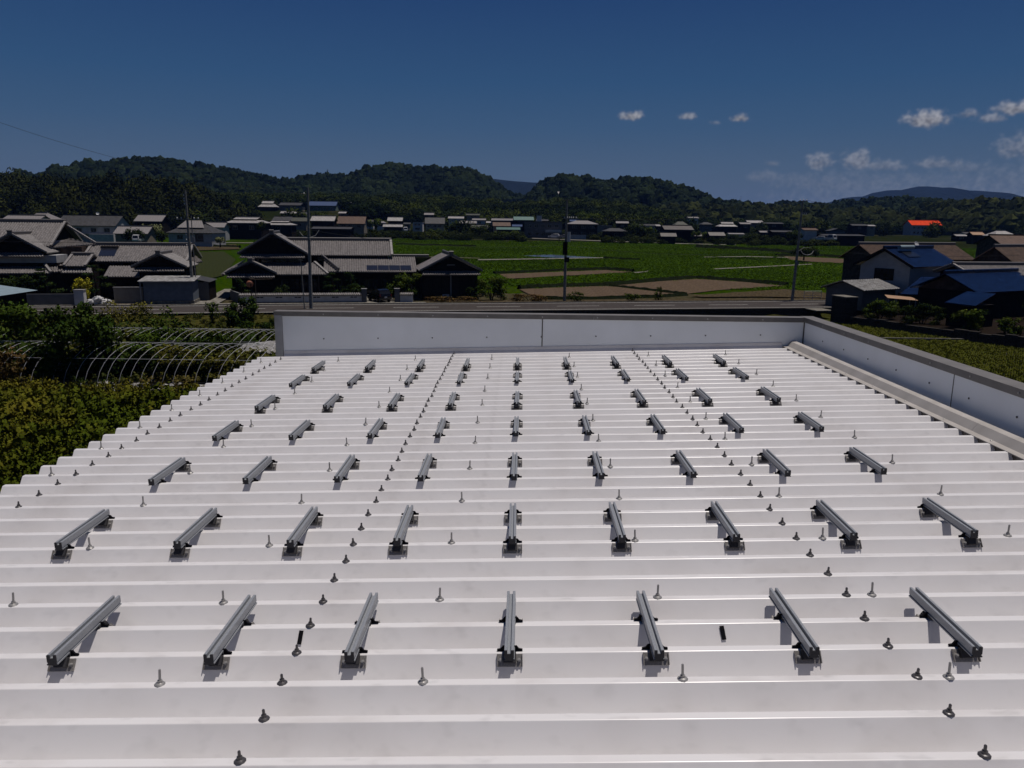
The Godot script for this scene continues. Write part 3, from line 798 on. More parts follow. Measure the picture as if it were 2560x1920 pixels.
func build_ground() -> void:
	var ds := []
	var d := -60.0
	while d < 70.0:
		ds.append(d)
		d += 8.0
	while d < 112.0:
		ds.append(d)
		d += 1.2
	while d < 460.0:
		ds.append(d)
		d += 5.0
	while d < 12000.0:
		ds.append(d)
		d *= 1.06
	var cols := 150
	var b := MB.new()
	b.colored = true
	var f := FastNoiseLite.new()
	f.seed = 41
	f.frequency = 0.02
	var prev := []
	for i in ds.size():
		var row := []
		for j in cols + 1:
			var s := -1.5 + 3.0 * j / cols
			var x: float = s * (62.0 + maxf(0.0, ds[i]) * 0.95)
			var y := land(x, ds[i])
			var bb := road_b(x, ds[i])
			var n := f.get_noise_2d(x, ds[i])
			var c := Color(0.034, 0.043, 0.012)
			if bb < -7.0:
				c = Color(0.048, 0.054, 0.014).lerp(Color(0.080, 0.060, 0.022), clampf(n * 1.6 + 0.35, 0.0, 1.0))
			elif bb < 15.0:
				c = Color(0.075, 0.062, 0.042)
			elif ds[i] > 262.0 + 0.05 * x:
				c = Color(0.016, 0.021, 0.007).lerp(Color(0.05, 0.042, 0.025), clampf(n * 2.0 - 0.1, 0.0, 1.0))
			else:
				c = Color(0.024, 0.050, 0.003).lerp(Color(0.036, 0.058, 0.004), clampf(n + 0.5, 0.0, 1.0))
			row.append([Vector3(x, y, -ds[i]), c])
		if i > 0:
			for j in cols:
				b.col = row[j][1]
				b.quad(prev[j][0], row[j][0], row[j + 1][0], prev[j + 1][0])
		prev = row
	ground_piece("ground", b.mesh(), M.ground)
	# single fields laid on the land
	var labels := {"bare": "bare_field", "water": "flooded_field", "concrete": "farm_path", "dry": "dry_field", "mown": "mown_field", "pale": "farm_path"}
	var lift := 0
	for pt in FIELD_PATCHES:
		var poly := PackedVector2Array()
		for q in pt[1]: poly.append(Vector2(q[0], q[1]))
		var ids := Geometry2D.triangulate_polygon(poly)
		var m := MB.new()
		lift += 1
		var ly := 0.06 + 0.006 * lift
		for i in range(0, ids.size(), 3):
			var v := []
			for k in 3:
				var q: Vector2 = poly[ids[i + k]]
				v.append(Vector3(q.x, field_y(road_b(q.x, q.y)) + ly, -q.y))
			m.tri(v[0], v[1], v[2])
		ground_piece(labels[pt[0]], m.mesh(), M[pt[0]])
	# grassy banks between the terraced fields
	for bk in FIELD_BANKS:
		var m := MB.new()
		var pts := []
		var src: Array = bk[1]
		for i in src.size() - 1:
			var cnt := 14
			for k in cnt + (1 if i == src.size() - 2 else 0):
				var t := float(k) / cnt
				pts.append(Vector2(lerpf(src[i][0], src[i + 1][0], t), lerpf(src[i][1], src[i + 1][1], t)))
		var hh: float = bk[0]
		var pr := []
		for i in pts.size():
			var q: Vector2 = pts[i]
			var t2: Vector2 = (pts[mini(i + 1, pts.size() - 1)] - pts[maxi(i - 1, 0)]).normalized()
			var nn := Vector2(-t2.y, t2.x) * hh * (0.9 + 0.25 * rng.randf())
			var y0 := field_y(road_b(q.x, q.y))
			var top := hh * (0.62 + 0.25 * rng.randf())
			var row := [Vector3(q.x - nn.x, y0 - 0.1, -q.y + nn.y), Vector3(q.x - nn.x * 0.25, y0 + top, -q.y + nn.y * 0.25), Vector3(q.x + nn.x * 0.3, y0 + top * 0.95, -q.y - nn.y * 0.3), Vector3(q.x + nn.x, y0 - 0.1, -q.y - nn.y)]
			if i > 0:
				for k in 3: m.quad(pr[k], row[k], row[k + 1], pr[k + 1])
			pr = row
		ground_piece("field_bank", m.mesh(), M.bank)
	# young rice: tufts over the near part of the fields
	var cl := [Color(0.030, 0.066, 0.003), Color(0.042, 0.080, 0.004), Color(0.056, 0.090, 0.008)]
	var tuft := leaves([[Vector3(0, 0.06, 0), Vector3(0.6, 0.11, 0.6), 70]], 0.065, cl, 5, 0.6, 0.15)
	var where := []
	var colours := []
	var polys := []
	for pt in FIELD_PATCHES:
		var poly := PackedVector2Array()
		for q in pt[1]: poly.append(Vector2(q[0], q[1]))
		polys.append(poly)
	var r := RandomNumberGenerator.new()
	r.seed = 8
	while where.size() < 26000:
		var dd := 100.0 + 165.0 * pow(r.randf(), 1.2)
		var x := r.randf_range(-0.34, 0.66) * dd
		var bb := road_b(x, dd)
		if bb < 17.0 or (x < 2.0 and bb < 24.0): continue
		if x > 30.0 + (dd - 100.0) * 0.6 and bb < 14.0: continue
		var skip := false
		for poly in polys:
			if Geometry2D.is_point_in_polygon(Vector2(x, dd), poly):
				skip = true
				break
		if skip: continue
		var s := r.randf_range(1.0, 2.1)
		where.append(Transform3D(Basis(Vector3.UP, r.randf() * TAU).scaled(Vector3(s, r.randf_range(0.8, 1.3), s)), Vector3(x, field_y(bb) - 0.02, -dd)))
		var n := f.get_noise_2d(x * 0.6, dd * 2.0)
		var gq := 0.72 + 0.45 * n + r.randf() * 0.25
		colours.append(Color(gq, gq, gq))
	scatter("rice_plants", tuft, M.leaf, where, colours, "bright green young rice covering the paddies beyond the road", "rice")

# ==================================================================== hills, far to near
func hill_mesh(sil: Array, D: float, w: float, base: float, sink: float, seed_: int, rough: float, where: Array, colours: Array, density: float, size: float, tones: Array) -> ArrayMesh:
	var f := FastNoiseLite.new()
	f.seed = seed_
	f.frequency = 1.0 / (w * 0.35)
	f.fractal_octaves = 4
	var x0: float = sil[0][0]
	var x1: float = sil[sil.size() - 1][0]
	var cols := 90
	var ts := [-1.0, -0.85, -0.7, -0.55, -0.42, -0.3, -0.2, -0.1, 0.0, 0.12, 0.3, 0.6, 1.0]
	var b := MB.new()
	var grid := []
	for i in ts.size():
		var row := []
		for j in cols + 1:
			var x := lerpf(x0, x1, float(j) / cols)
			var yr := base
			for k in sil.size() - 1:
				if x >= sil[k][0] and x <= sil[k + 1][0]:
					yr = lerpf(sil[k][1], sil[k + 1][1], (x - sil[k][0]) / (sil[k + 1][0] - sil[k][0]))
			yr -= sink
			var t: float = ts[i]
			var prof := pow(cos(t * PI * 0.5), 1.25)
			var n := f.get_noise_2d(x, t * w)
			var y := base - 3.0 + (yr - base + 3.0) * clampf(prof + n * rough * (1.0 - prof) * 1.5, 0.0, 1.0) + n * rough * 2.0
			if t == 0.0: y = yr
			row.append(Vector3(x, y, -(D + t * w)))
		grid.append(row)
	for i in ts.size() - 1:
		for j in cols:
			b.quad(grid[i][j], grid[i + 1][j], grid[i + 1][j + 1], grid[i][j + 1])
	if density > 0.0:
		var r := RandomNumberGenerator.new()
		r.seed = seed_ * 3 + 1
		var cnt := int((x1 - x0) * w * 1.15 * density)
		for q in cnt:
			var fj := r.randf() * (cols - 0.01)
			var fi := pow(r.randf(), 0.9) * 9.4
			if r.randf() < 0.12: fi = r.randf_range(7.6, 8.6)
			var i0 := int(fi)
			var j0 := int(fj)
			var u := fi - i0
			var v := fj - j0
			var pa: Vector3 = grid[i0][j0].lerp(grid[i0][j0 + 1], v)
			var pb: Vector3 = grid[i0 + 1][j0].lerp(grid[i0 + 1][j0 + 1], v)
			var at := pa.lerp(pb, u)
			var s := size * r.randf_range(0.65, 1.25)
			var lump := f.get_noise_2d(at.x * 1.7 + 300.0, at.z * 1.7)
			where.append(Transform3D(Basis(Vector3.UP, r.randf() * TAU).scaled(Vector3(s, s * r.randf_range(0.8, 1.25), s)), at))
			var pick: Color = tones[0].lerp(tones[1], clampf(lump * 1.5 + 0.35 + r.randf_range(-0.25, 0.25), 0.0, 1.0))
			colours.append(pick * r.randf_range(0.75, 1.25))
	return b.mesh()

func build_hills() -> void:
	var cw := [Color(0.7, 0.75, 0.6), Color(1, 1, 1), Color(1.25, 1.2, 1.0)]
	var crown_far := lumps([[Vector3(0, 0.55, 0), Vector3(0.5, 0.55, 0.5), 70], [Vector3(0.3, 0.4, 0.15), Vector3(0.35, 0.38, 0.35), 36], [Vector3(-0.25, 0.42, -0.2), Vector3(0.36, 0.36, 0.36), 36]], 91)
	var crown_near := leaves([[Vector3(0, 0.6, 0), Vector3(0.46, 0.5, 0.46), 320], [Vector3(0.32, 0.42, 0.15), Vector3(0.33, 0.36, 0.33), 200], [Vector3(-0.25, 0.4, -0.25), Vector3(0.34, 0.34, 0.34), 200], [Vector3(0.0, 0.32, 0.35), Vector3(0.3, 0.3, 0.3), 150]], 0.062, cw, 92, 0.6, 0.6)
	var k := 0
	for mt in MOUNTAINS:
		k += 1
		ground_piece("mountain", hill_mesh(mt[2], mt[0], mt[1], 0.0, 4.0, 500 + k, 0.5, [], [], 0.0, 0.0, []), M.hill)
	var labels := ["dark forest covering the long hill on the left", "dark forest covering the twin topped hill in the middle", "dark forest covering the hill right of the gap", "dense bamboo and trees on the low slope at the far left", "forest on the low ridge under the blue mountain", "dark forest on the ridge at the far right", "trees on the low rise beyond the big barn"]
	k = 0
	for hl in HILLS:
		var where := []
		var colours := []
		var near: bool = hl[0] < 500
		var tones := [Color(0.008, 0.014, 0.007), Color(0.018, 0.027, 0.009)]
		if near: tones = [Color(0.008, 0.011, 0.004), Color(0.028, 0.032, 0.007)]
		if hl[0] == 640 or hl[0] == 620: tones = [Color(0.012, 0.017, 0.006), Color(0.032, 0.038, 0.010)]
		ground_piece("hill", hill_mesh(hl[2], hl[0], hl[1], 6.0, 8.0 if near else 8.8, 600 + k, 0.35, where, colours, 1.0 / 26.0 if near else 1.0 / 42.0, 8.5 if near else 9.5, tones), M.hill)
		scatter("hillside_forest", crown_near if near else crown_far, M.leaf_far, where, colours, labels[k], "forest")
		k += 1

# far crowns: overlapping bumpy lobes
func lumps(lobes: Array, seed_: int) -> ArrayMesh:
	var f := FastNoiseLite.new()
	f.seed = seed_
	f.frequency = 3.2
	f.fractal_octaves = 2
	var b := MB.new()
	b.colored = true
	for lobe in lobes:
		var ctr: Vector3 = lobe[0]
		var rad: Vector3 = lobe[1]
		var pts := []
		var tone := 0.8 + 0.4 * absf(f.get_noise_3dv(ctr * 7.0))
		for i in 7:
			var th := PI * i / 6.0
			var row := []
			for j in 10:
				var ph := TAU * j / 10.0
				var d := Vector3(sin(th) * cos(ph), cos(th), sin(th) * sin(ph))
				var s := 1.0 + 0.42 * f.get_noise_3dv(ctr + d * rad)
				row.append(ctr + Vector3(d.x * rad.x, d.y * rad.y, d.z * rad.z) * s)
			pts.append(row)
		b.col = Color(tone, tone, tone)
		for i in 6:
			for j in 10:
				b.quad(pts[i][j], pts[i][(j + 1) % 10], pts[i + 1][(j + 1) % 10], pts[i + 1][j])
	return b.mesh()

# ==================================================================== road
func road_strip(a0: float, a1: float, b0: float, b1: float, y: float) -> ArrayMesh:
	var m := MB.new()
	var cnt := maxi(1, int((a1 - a0) / 12.0))
	for i in cnt:
		var p0 := lerpf(a0, a1, float(i) / cnt)
		var p1 := lerpf(a0, a1, float(i + 1) / cnt)
		m.quad(rd(p0, b0, y), rd(p0, b1, y), rd(p1, b1, y), rd(p1, b0, y))
	return m.mesh()

func build_road() -> void:
	ground_piece("road", road_strip(-160, 160, -8.0, 0.3, 0.0), M.asphalt)
	ground_piece("pavement", road_strip(-160, -11.5, 0.3, 1.5, 0.09), M.concrete)
	ground_piece("verge", road_strip(-11.5, 160, 0.3, 3.4, 0.05), M.dry)
	for e in [[-7.6, -7.42], [-0.35, -0.17]]:
		ground_piece("edge_line", road_strip(-160, 160, e[0], e[1], 0.006), M.paint)
	for i in 34:
		var a := -150.0 + i * 9.6
		ground_piece("centre_dash", road_strip(a, a + 5.2, -3.95, -3.8, 0.006), M.paint)
	var m := MB.new()
	for i in 27:
		var a0 := -160.0 + i * 12.0
		m.bar(rd(a0, 0.3, 0.03), rd(a0 + 11.98, 0.3, 0.03), 0.16, 0.16)
	ground_piece("kerb", m.mesh(), M.concrete)
	# retaining wall on the roof's side of the road, where the paddies lie lower
	var w := MB.new()
	for i in 7:
		var a0 := -7.0 + i * 9.0
		w.bar(rd(a0, -8.15, -0.62), rd(a0 + 8.98, -8.15, -0.62), 0.3, 1.2)
	ground_piece("retaining_wall", w.mesh(), M.stone)
	var s := MB.new()
	s.box(Vector3(), Vector3(2.2, 0.12, 2.6))
	var slab := ground_piece("ditch_bridge", s.mesh(), M.concrete)
	slab.position = rd(34.2, -9.6, -0.1)
	slab.rotation.y = road_turn

# ==================================================================== the roof we stand on
func crest_y(x: float) -> float:
	return CREST + SLOPE * x

func build_warehouse() -> void:
	var wh := thing("warehouse", "white folded metal roof with low parapets in the foreground", "building", Vector3(0, 0, 0))
	# profile across the folds, with rounded bends: [depth offset, height, normal]
	var flat := 0.0175
	var run := 0.0655
	var deep := 0.088
	var R := 0.0045
	var corners := [Vector2(-0.1, -deep), Vector2(-flat - run, -deep), Vector2(-flat, 0), Vector2(flat, 0), Vector2(flat + run, -deep), Vector2(0.1, -deep)]
	var prof := []
	for i in corners.size():
		var c: Vector2 = corners[i]
		if i == 0 or i == corners.size() - 1:
			prof.append([c, Vector2(0, 1)])
			continue
		var d0: Vector2 = (c - corners[i - 1]).normalized()
		var d1: Vector2 = (corners[i + 1] - c).normalized()
		var n0 := Vector2(-d0.y, d0.x)
		var n1 := Vector2(-d1.y, d1.x)
		for s in 5:
			var t := s / 4.0
			var nn := n0.lerp(n1, t).normalized()
			var q := (c - d0 * R).lerp(c + d1 * R, t).lerp(c, 2.0 * t * (1.0 - t) * 0.5)
			prof.append([q, nn])
	var b := MB.new()
	var xs := [-3.22, 3.30]
	var wob := RandomNumberGenerator.new()
	wob.seed = 4
	for i in range(-25, 38):
		var dc := FIRST + PITCH * i
		var tw := wob.randf_range(-0.0012, 0.0012)
		for k in prof.size() - 1:
			var pa: Vector2 = prof[k][0]
			var pb: Vector2 = prof[k + 1][0]
			var na := Vector3(-SLOPE, prof[k][1].y, -prof[k][1].x).normalized()
			var nb := Vector3(-SLOPE, prof[k + 1][1].y, -prof[k + 1][1].x).normalized()
			var v := []
			for x in xs:
				v.append(Vector3(x, crest_y(x) + pa.y + (tw if pa.y > -0.05 else 0.0), -(dc + pa.x)))
				v.append(Vector3(x, crest_y(x) + pb.y + (tw if pb.y > -0.05 else 0.0), -(dc + pb.x)))
			b.trin(v[0], v[1], v[3], na, nb, nb)
			b.trin(v[0], v[3], v[2], na, nb, na)
	var roof := put("roof_sheet", b.mesh(), M.roof, wh)
	# bolts: short ones on every crest along three lines, long ones on every third crest
	var short_prof := [[0.01829, 0.0], [0.01864, 0.0015], [0.01475, 0.0055], [0.00918, 0.0075], [0.00886, 0.008], [0.00842, 0.0155], [0.00497, 0.0158], [0.00475, 0.031], [0.00324, 0.0335], [0.0, 0.0335]]
	var long_prof := [[0.01888, 0.0], [0.01923, 0.0015], [0.01534, 0.0055], [0.0095, 0.0075], [0.00886, 0.008], [0.00842, 0.0155], [0.00454, 0.0158], [0.00443, 0.054], [0.00324, 0.056], [0.0, 0.056]]
	var ms := MB.new()
	ms.lathe(Vector3.ZERO, short_prof, 10)
	var short_mesh := ms.mesh()
	var ml := MB.new()
	ml.lathe(Vector3.ZERO, long_prof, 10)
	var long_mesh := ml.mesh()
	var lines := [[-2.877, 11, 37], [-0.8115, -2, 38], [1.3686, -2, 38]]
	for ln in lines:
		for i in range(ln[1], ln[2]):
			var x: float = ln[0] + wob.randf_range(-0.006, 0.006)
			var o := put("short_bolt", short_mesh, M.dark_steel, roof)
			o.position = Vector3(x, crest_y(x), -(FIRST + PITCH * i + wob.randf_range(-0.003, 0.003)))
			o.rotation = Vector3(wob.randf_range(-0.06, 0.06), wob.randf() * 3.0, wob.randf_range(-0.06, 0.06))
	for j in 12:
		for c in range(-1, 6):
			var x := -2.1385 + 0.9066 * c + wob.randf_range(-0.012, 0.012)
			if x > 3.1: continue
			var i := 2 + 3 * j
			if c <= 0 and i < 4: continue
			if c == -1 and i < 10: continue
			var o := put("long_bolt", long_mesh, M.steel, roof)
			o.position = Vector3(x, crest_y(x), -(FIRST + PITCH * i + wob.randf_range(-0.004, 0.004)))
			o.rotation = Vector3(wob.randf_range(-0.05, 0.05), wob.randf() * 3.0, wob.randf_range(-0.07, 0.07))
	# back parapet: panels, seam, trim at the open end, coping
	var top := EYE - 1.088
	for pp in [[-2.945, 0.268], [0.274, 3.49]]:
		var m := MB.new()
		m.box(Vector3((pp[0] + pp[1]) * 0.5, (top - 0.04 + 7.7) * 0.5, -9.66), Vector3(pp[1] - pp[0], top - 0.04 - 7.7, 0.11))
		put("parapet_panel", m.mesh(), M.panel, wh)
	var sm := MB.new()
	sm.box(Vector3(0.271, (top - 0.04 + 7.8) * 0.5, -9.607), Vector3(0.012, top - 0.04 - 7.8, 0.012))
	put("panel_seam", sm.mesh(), M.seal, wh)
	var bf := MB.new()
	bf.extrude([[0, -0.03], [0.004, -0.03], [0.03, 0.012], [0.034, 0.05], [0.03, 0.05], [0.026, 0.014]], -2.94, 3.23, Transform3D(Basis(Vector3(0, 0, -1), Vector3.UP + Vector3.RIGHT * 0.0, Vector3(1, SLOPE, 0)), Vector3(0, CREST, -9.568)))
	put("base_flashing", bf.mesh(), M.roof, wh)
	var te := MB.new()
	te.box(Vector3(-2.993, (top - 0.05 + 7.6) * 0.5, -9.655), Vector3(0.092, top - 0.05 - 7.6, 0.14))
	put("corner_trim", te.mesh(), M.trim, wh)
	# right parapet
	for pp in [[-3.0, 0.2], [0.204, 3.2], [3.204, 6.207], [6.213, 9.6]]:
		var m := MB.new()
		m.box(Vector3(3.545, (top - 0.04 + 7.7) * 0.5, -(pp[0] + pp[1]) * 0.5), Vector3(0.11, top - 0.04 - 7.7, pp[1] - pp[0]))
		put("parapet_panel", m.mesh(), M.panel, wh)
	var s2 := MB.new()
	s2.box(Vector3(3.494, (top - 0.04 + 8.0) * 0.5, -6.21), Vector3(0.014, top - 0.04 - 8.0, 0.007))
	put("panel_seam", s2.mesh(), M.seal, wh)
	var s3 := MB.new()
	s3.box(Vector3(3.486, (top - 0.04 + 8.0) * 0.5, -9.600), Vector3(0.014, top - 0.04 - 8.0, 0.016))
	put("corner_seal", s3.mesh(), M.seal, wh)
	# copings: inverted channel with a drip lip, in lengths
	var lip := 0.058
	for cc in [[-3.045, 0.9], [0.902, 3.478]]:
		var m := MB.new()
		m.extrude([[-9.592, top - lip], [-9.588, top - lip], [-9.588, top - 0.004], [-9.592, top]] if false else [[0, -lip], [0.008, -lip], [0.008, -0.006], [0.152, -0.006], [0.152, -lip], [0.16, -lip], [0.16, 0], [0, 0]], cc[0], cc[1], Transform3D(Basis(Vector3(0, 0, -1), Vector3.UP, Vector3.RIGHT), Vector3(0, top, -9.588)))
		put("coping", m.mesh(), M.coping, wh)
	for cc in [[-3.0, 1.4], [1.402, 5.2], [5.202, 9.75]]:
		var m := MB.new()
		m.extrude([[0, -lip], [0.008, -lip], [0.008, -0.006], [0.152, -0.006], [0.152, -lip], [0.16, -lip], [0.16, 0], [0, 0]], -cc[1], -cc[0], Transform3D(Basis(), Vector3(3.478, top + 0.003, 0)))
		put("coping", m.mesh(), M.coping, wh)
	# rivets on panels and copings
	var rv := MB.new()
	rv.lathe(Vector3.ZERO, [[0.009, 0.0], [0.0085, 0.004], [0.004, 0.007], [0.0, 0.0075]], 8)
	var rivet := rv.mesh()
	for i in 9:
		var x := -2.44 + 0.675 * i
		var o := put("rivet", rivet, M.dark_steel, wh)
		o.position = Vector3(x, EYE - 1.425 + 0.0215 * (x + 2.44), -9.604)
		o.rotation.x = PI / 2
		o = put("rivet", rivet, M.steel, wh)
		o.position = Vector3(x + 0.01, top - 0.03, -9.587)
		o.rotation.x = PI / 2
	for i in 14:
		var dd := 8.98 - 0.602 * i
		var o := put("rivet", rivet, M.dark_steel, wh)
		o.position = Vector3(3.489, EYE - 1.288, -dd)
		o.rotation.z = PI / 2
		o = put("rivet", rivet, M.steel, wh)
		o.position = Vector3(3.477, top - 0.028, -dd)
		o.rotation.z = PI / 2
	# ridge flashing along the right parapet: lip, sloping face, flat top
	var yb := crest_y(3.28)
	for cc in [[-3.0, 2.2], [2.202, 5.55], [5.552, 9.598]]:
		var m := MB.new()
		m.extrude([[3.236, yb + 0.003], [3.292, yb + 0.007], [3.334, yb + 0.062], [3.395, yb + 0.068], [3.395, yb + 0.02], [3.389, yb + 0.02], [3.389, yb + 0.062], [3.336, yb + 0.056], [3.296, yb + 0.001], [3.236, yb - 0.002]], -cc[1], -cc[0])
		put("ridge_flashing", m.mesh(), M.flashing, wh)
	var gl := MB.new()
	gl.box(Vector3(3.44, yb - 0.03, -3.3), Vector3(0.095, 0.02, 12.6))
	put("gutter_sheet", gl.mesh(), M.panel, wh)
	# closures in every valley under the flashing
	var cm := MB.new()
	cm.extrude([[-0.083, 0.0], [-0.0165, -0.087], [0.0165, -0.087], [0.083, 0.0]], -0.002, 0.002, Transform3D(Basis(Vector3(0, 0, 1), Vector3.UP, Vector3(-1, 0, 0)), Vector3.ZERO))
	var closure := cm.mesh()
	for i in range(-10, 38):
		var o := put("closure_plate", closure, M.closure, wh)
		o.position = Vector3(3.258, crest_y(3.258) + 0.001, -(FIRST + PITCH * i + 0.1))
	for i in 9:
		var dd := 9.0 - i * 0.62
		var o := put("lip_screw", rivet, M.steel, wh)
		o.position = Vector3(3.278, yb + 0.005, -dd)
	# walls below, eaves gutter on the left
	var wl := MB.new()
	wl.box(Vector3(0.27, 3.3, -3.3), Vector3(6.5, 8.7, 12.4))
	put("wall", wl.mesh(), M.wallsheet, wh)
	var eg := MB.new()
	eg.extrude([[-3.36, 7.60], [-3.36, 7.72], [-3.352, 7.72], [-3.352, 7.608], [-3.2, 7.608], [-3.2, 7.60]], -9.7, 3.0)
	put("eaves_gutter", eg.mesh(), M.coping, wh)
	# two strips of black tape lying on the folds
	var tp := MB.new()
	for k in 4:
		var z0 := -0.026 + 0.013 * k
		tp.box(Vector3(0, 0.0015 + 0.0012 * (k % 2), z0 + 0.0065), Vector3(0.017, 0.0015, 0.0132), Basis(Vector3.RIGHT, 0.06 * (k % 2)))
	for e in [[-0.8456, -0.05, "left strip of black tape on a roof fold, nearer the left bolt line"], [0.802, 0.1, "right strip of black tape on a roof fold, between two mounting rails"]]:
		var o := put("tape_strip", tp.mesh(), M.rubber)
		tag(o, e[2], "tape", "strips of tape on the roof")
		# rests on the near face of crest 4
		var mid := Vector3(e[0], crest_y(e[0]) - 0.030, -(FIRST + PITCH * 4 - 0.0175 - 0.0655 * 0.030 / 0.088))
		o.basis = Basis(Vector3.RIGHT, atan2(0.088, 0.0655)) * Basis(Vector3.UP, e[1])
		o.position = mid + Vector3(0, 0.0655, 0.088).normalized() * 0.0022

# ==================================================================== mounting rails
func bracket_mesh(far_side: bool) -> ArrayMesh:
	var b := MB.new()
	var sgn := -1.0 if far_side else 1.0
	var dn := Vector3(0, -0.088, 0.0655 * sgn).normalized()
	var nn := Vector3(0, 0.0655, 0.088 * sgn).normalized()
	var bs := Basis(Vector3.RIGHT, nn, dn)
	var edge := Vector3(0, 0, 0.0175 * sgn)
	b.box(edge + dn * 0.027 + nn * 0.0042, Vector3(0.092, 0.003, 0.044), bs)
	for s in [-1.0, 1.0]:
		b.box(edge + dn * 0.027 + nn * 0.0075 + Vector3(0.0455 * s, 0, 0), Vector3(0.003, 0.010, 0.044), bs)
	return b.mesh()

# dark body that carries the rail
func clamp_mesh(far_side: bool) -> ArrayMesh:
	var b := MB.new()
	var sgn := -1.0 if far_side else 1.0
	var dn := Vector3(0, -0.088, 0.0655 * sgn).normalized()
	var nn := Vector3(0, 0.0655, 0.088 * sgn).normalized()
	var edge := Vector3(0, 0, 0.0175 * sgn)
	b.box(edge + dn * 0.018 + nn * 0.014, Vector3(0.046, 0.0165, 0.036), Basis(Vector3.RIGHT, nn, dn))
	b.box(Vector3(0, 0.0085, 0.004 * sgn), Vector3(0.040, 0.0095, 0.030))
	return b.mesh()

func yoke_mesh() -> ArrayMesh:
	var b := MB.new()
	b.extrude([[-0.047, 0.001], [0.047, 0.001], [0.047, 0.007], [0.034, 0.009], [0.026, 0.020], [-0.026, 0.020], [-0.034, 0.009], [-0.047, 0.007]], -0.004, 0.004)
	return b.mesh()

func build_rails() -> void:
	var rm := MB.new()
	var pr := [[-0.0185, 0.0], [0.0185, 0.0], [0.0185, 0.005], [0.0145, 0.006], [0.0145, 0.0105], [0.0172, 0.0115], [0.0172, 0.0388], [0.016, 0.040], [0.0078, 0.040], [0.0066, 0.0388], [0.0066, 0.0265], [-0.0066, 0.0265], [-0.0066, 0.0388], [-0.0078, 0.040], [-0.016, 0.040], [-0.0172, 0.0388], [-0.0172, 0.0115], [-0.0145, 0.0105], [-0.0145, 0.006], [-0.0185, 0.005]]
	rm.extrude(pr, -0.46, 0.0)
	var rail := rm.mesh()
	var near_b := bracket_mesh(false)
	var far_b := bracket_mesh(true)
	var yoke := yoke_mesh()
	var near_c := clamp_mesh(false)
	var far_c := clamp_mesh(true)
	var em := MB.new()  # thin dark plate added over each rail's front end: its shade, as colour
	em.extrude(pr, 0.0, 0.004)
	var end_shade := em.mesh()
	var bm := MB.new()
	bm.lathe(Vector3.ZERO, [[0.0085, 0.0], [0.0085, 0.002], [0.0062, 0.0024], [0.0062, 0.0085], [0.004, 0.009], [0.004, 0.0135], [0.0, 0.0138]], 6)
	var bolt := bm.mesh()
	var cols := [-2.25, -1.672, -1.103, -0.592, -0.02, 0.51, 1.062, 1.63, 2.21]
	# depth of the front end, [crest, far side?] of the two brackets, first column
	var rows := [[2.541, [[3, false], [4, true]], 1], [3.578, [[8, false], [10, false]], 0], [4.556, [[13, true], [15, false]], 0], [5.553, [[18, true], [20, false]], 0], [6.52, [[23, false], [25, false]], 0], [7.50, [[28, true], [30, false]], 0], [8.352, [[32, false], [33, false]], 0]]
	var ordn := ["leftmost", "second from left", "third from left", "fourth from left", "fifth from left", "sixth from left", "seventh from left", "eighth from left", "ninth from left"]
	var rown := ["nearest row", "second nearest row", "third nearest row", "middle row", "third row from the back parapet", "second row from the back parapet", "row closest to the back parapet"]
	var tilt := atan(SLOPE)
	for ri in rows.size():
		var r: Array = rows[ri]
		var first: int = r[2]
		var last := 8 if ri > 0 else 7
		for ci in range(first, last + 1):
			var x: float = cols[ci] + rng.randf_range(-0.006, 0.006)
			var front: float = r[0] + rng.randf_range(-0.008, 0.008)
			var at := Vector3(x, crest_y(x), -front)
			var t := thing("mounting_rail", "short grey aluminium mounting rail, %s in the %s" % [ordn[ci - first], rown[ri]], "mounting rail", at, 0.0, "solar mounting rails on the white roof")
			t.rotation = Vector3(0, rng.randf_range(-0.008, 0.008), tilt)
			var o := put("rail", rail, M.aluminium, t)
			o.position = Vector3(0, 0.0135, 0)
			o = put("end_shade", end_shade, M.clamp, t)  # shade of the front face put into a dark plate
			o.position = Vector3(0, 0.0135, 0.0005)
			for bk in r[1]:
				var dz: float = -(FIRST + PITCH * bk[0] - front)
				var br := put("bracket", far_b if bk[1] else near_b, M.bracket, t)
				br.position = Vector3(0, 0.0, dz)
				put("clamp", far_c if bk[1] else near_c, M.clamp, br)
				var y := put("yoke", yoke, M.rubber, br)
				y.position = Vector3(0, 0.001, 0.006 if not bk[1] else -0.008)
				var sgn := -1.0 if bk[1] else 1.0
				var dn := Vector3(0, -0.088, 0.0655 * sgn).normalized()
				var nn := Vector3(0, 0.0655, 0.088 * sgn).normalized()
				for s in [-1.0, 1.0]:
					var bo := put("bolt", bolt, M.steel, br)
					bo.basis = Basis(Vector3.RIGHT, nn, Vector3.RIGHT.cross(nn))
					bo.position = Vector3(0, 0, 0.0175 * sgn) + dn * 0.027 + nn * 0.0057 + Vector3(0.034 * s, 0, 0)

# ==================================================================== tiled houses along the road
var ha := 0.0
var hb := 0.0
func lp(a: float, y: float, b: float) -> Vector3:
	return Vector3(a - ha, y, -(b - hb))

func house_at(called: String, label: String, category: String, a: float, b: float) -> Node3D:
	ha = a
	hb = b
	return thing(called, label, category, rd(a, b), road_turn)

func wall_box(t: Node, a0: float, a1: float, b0: float, b1: float, y0: float, y1: float, m: Material, called := "wall") -> MeshInstance3D:
	var k := MB.new()
	k.box(lp((a0 + a1) * 0.5, (y0 + y1) * 0.5, (b0 + b1) * 0.5), Vector3(absf(a1 - a0), absf(y1 - y0), absf(b1 - b0)))
	return put(called, k.mesh(), m, t)

func slope(t: Node, pts: Array, m: Material, step := 0.3) -> MeshInstance3D:
	return put("roof", tiled(pts, step, 0.016 if m == M.bluetile else 0.08), m, t)

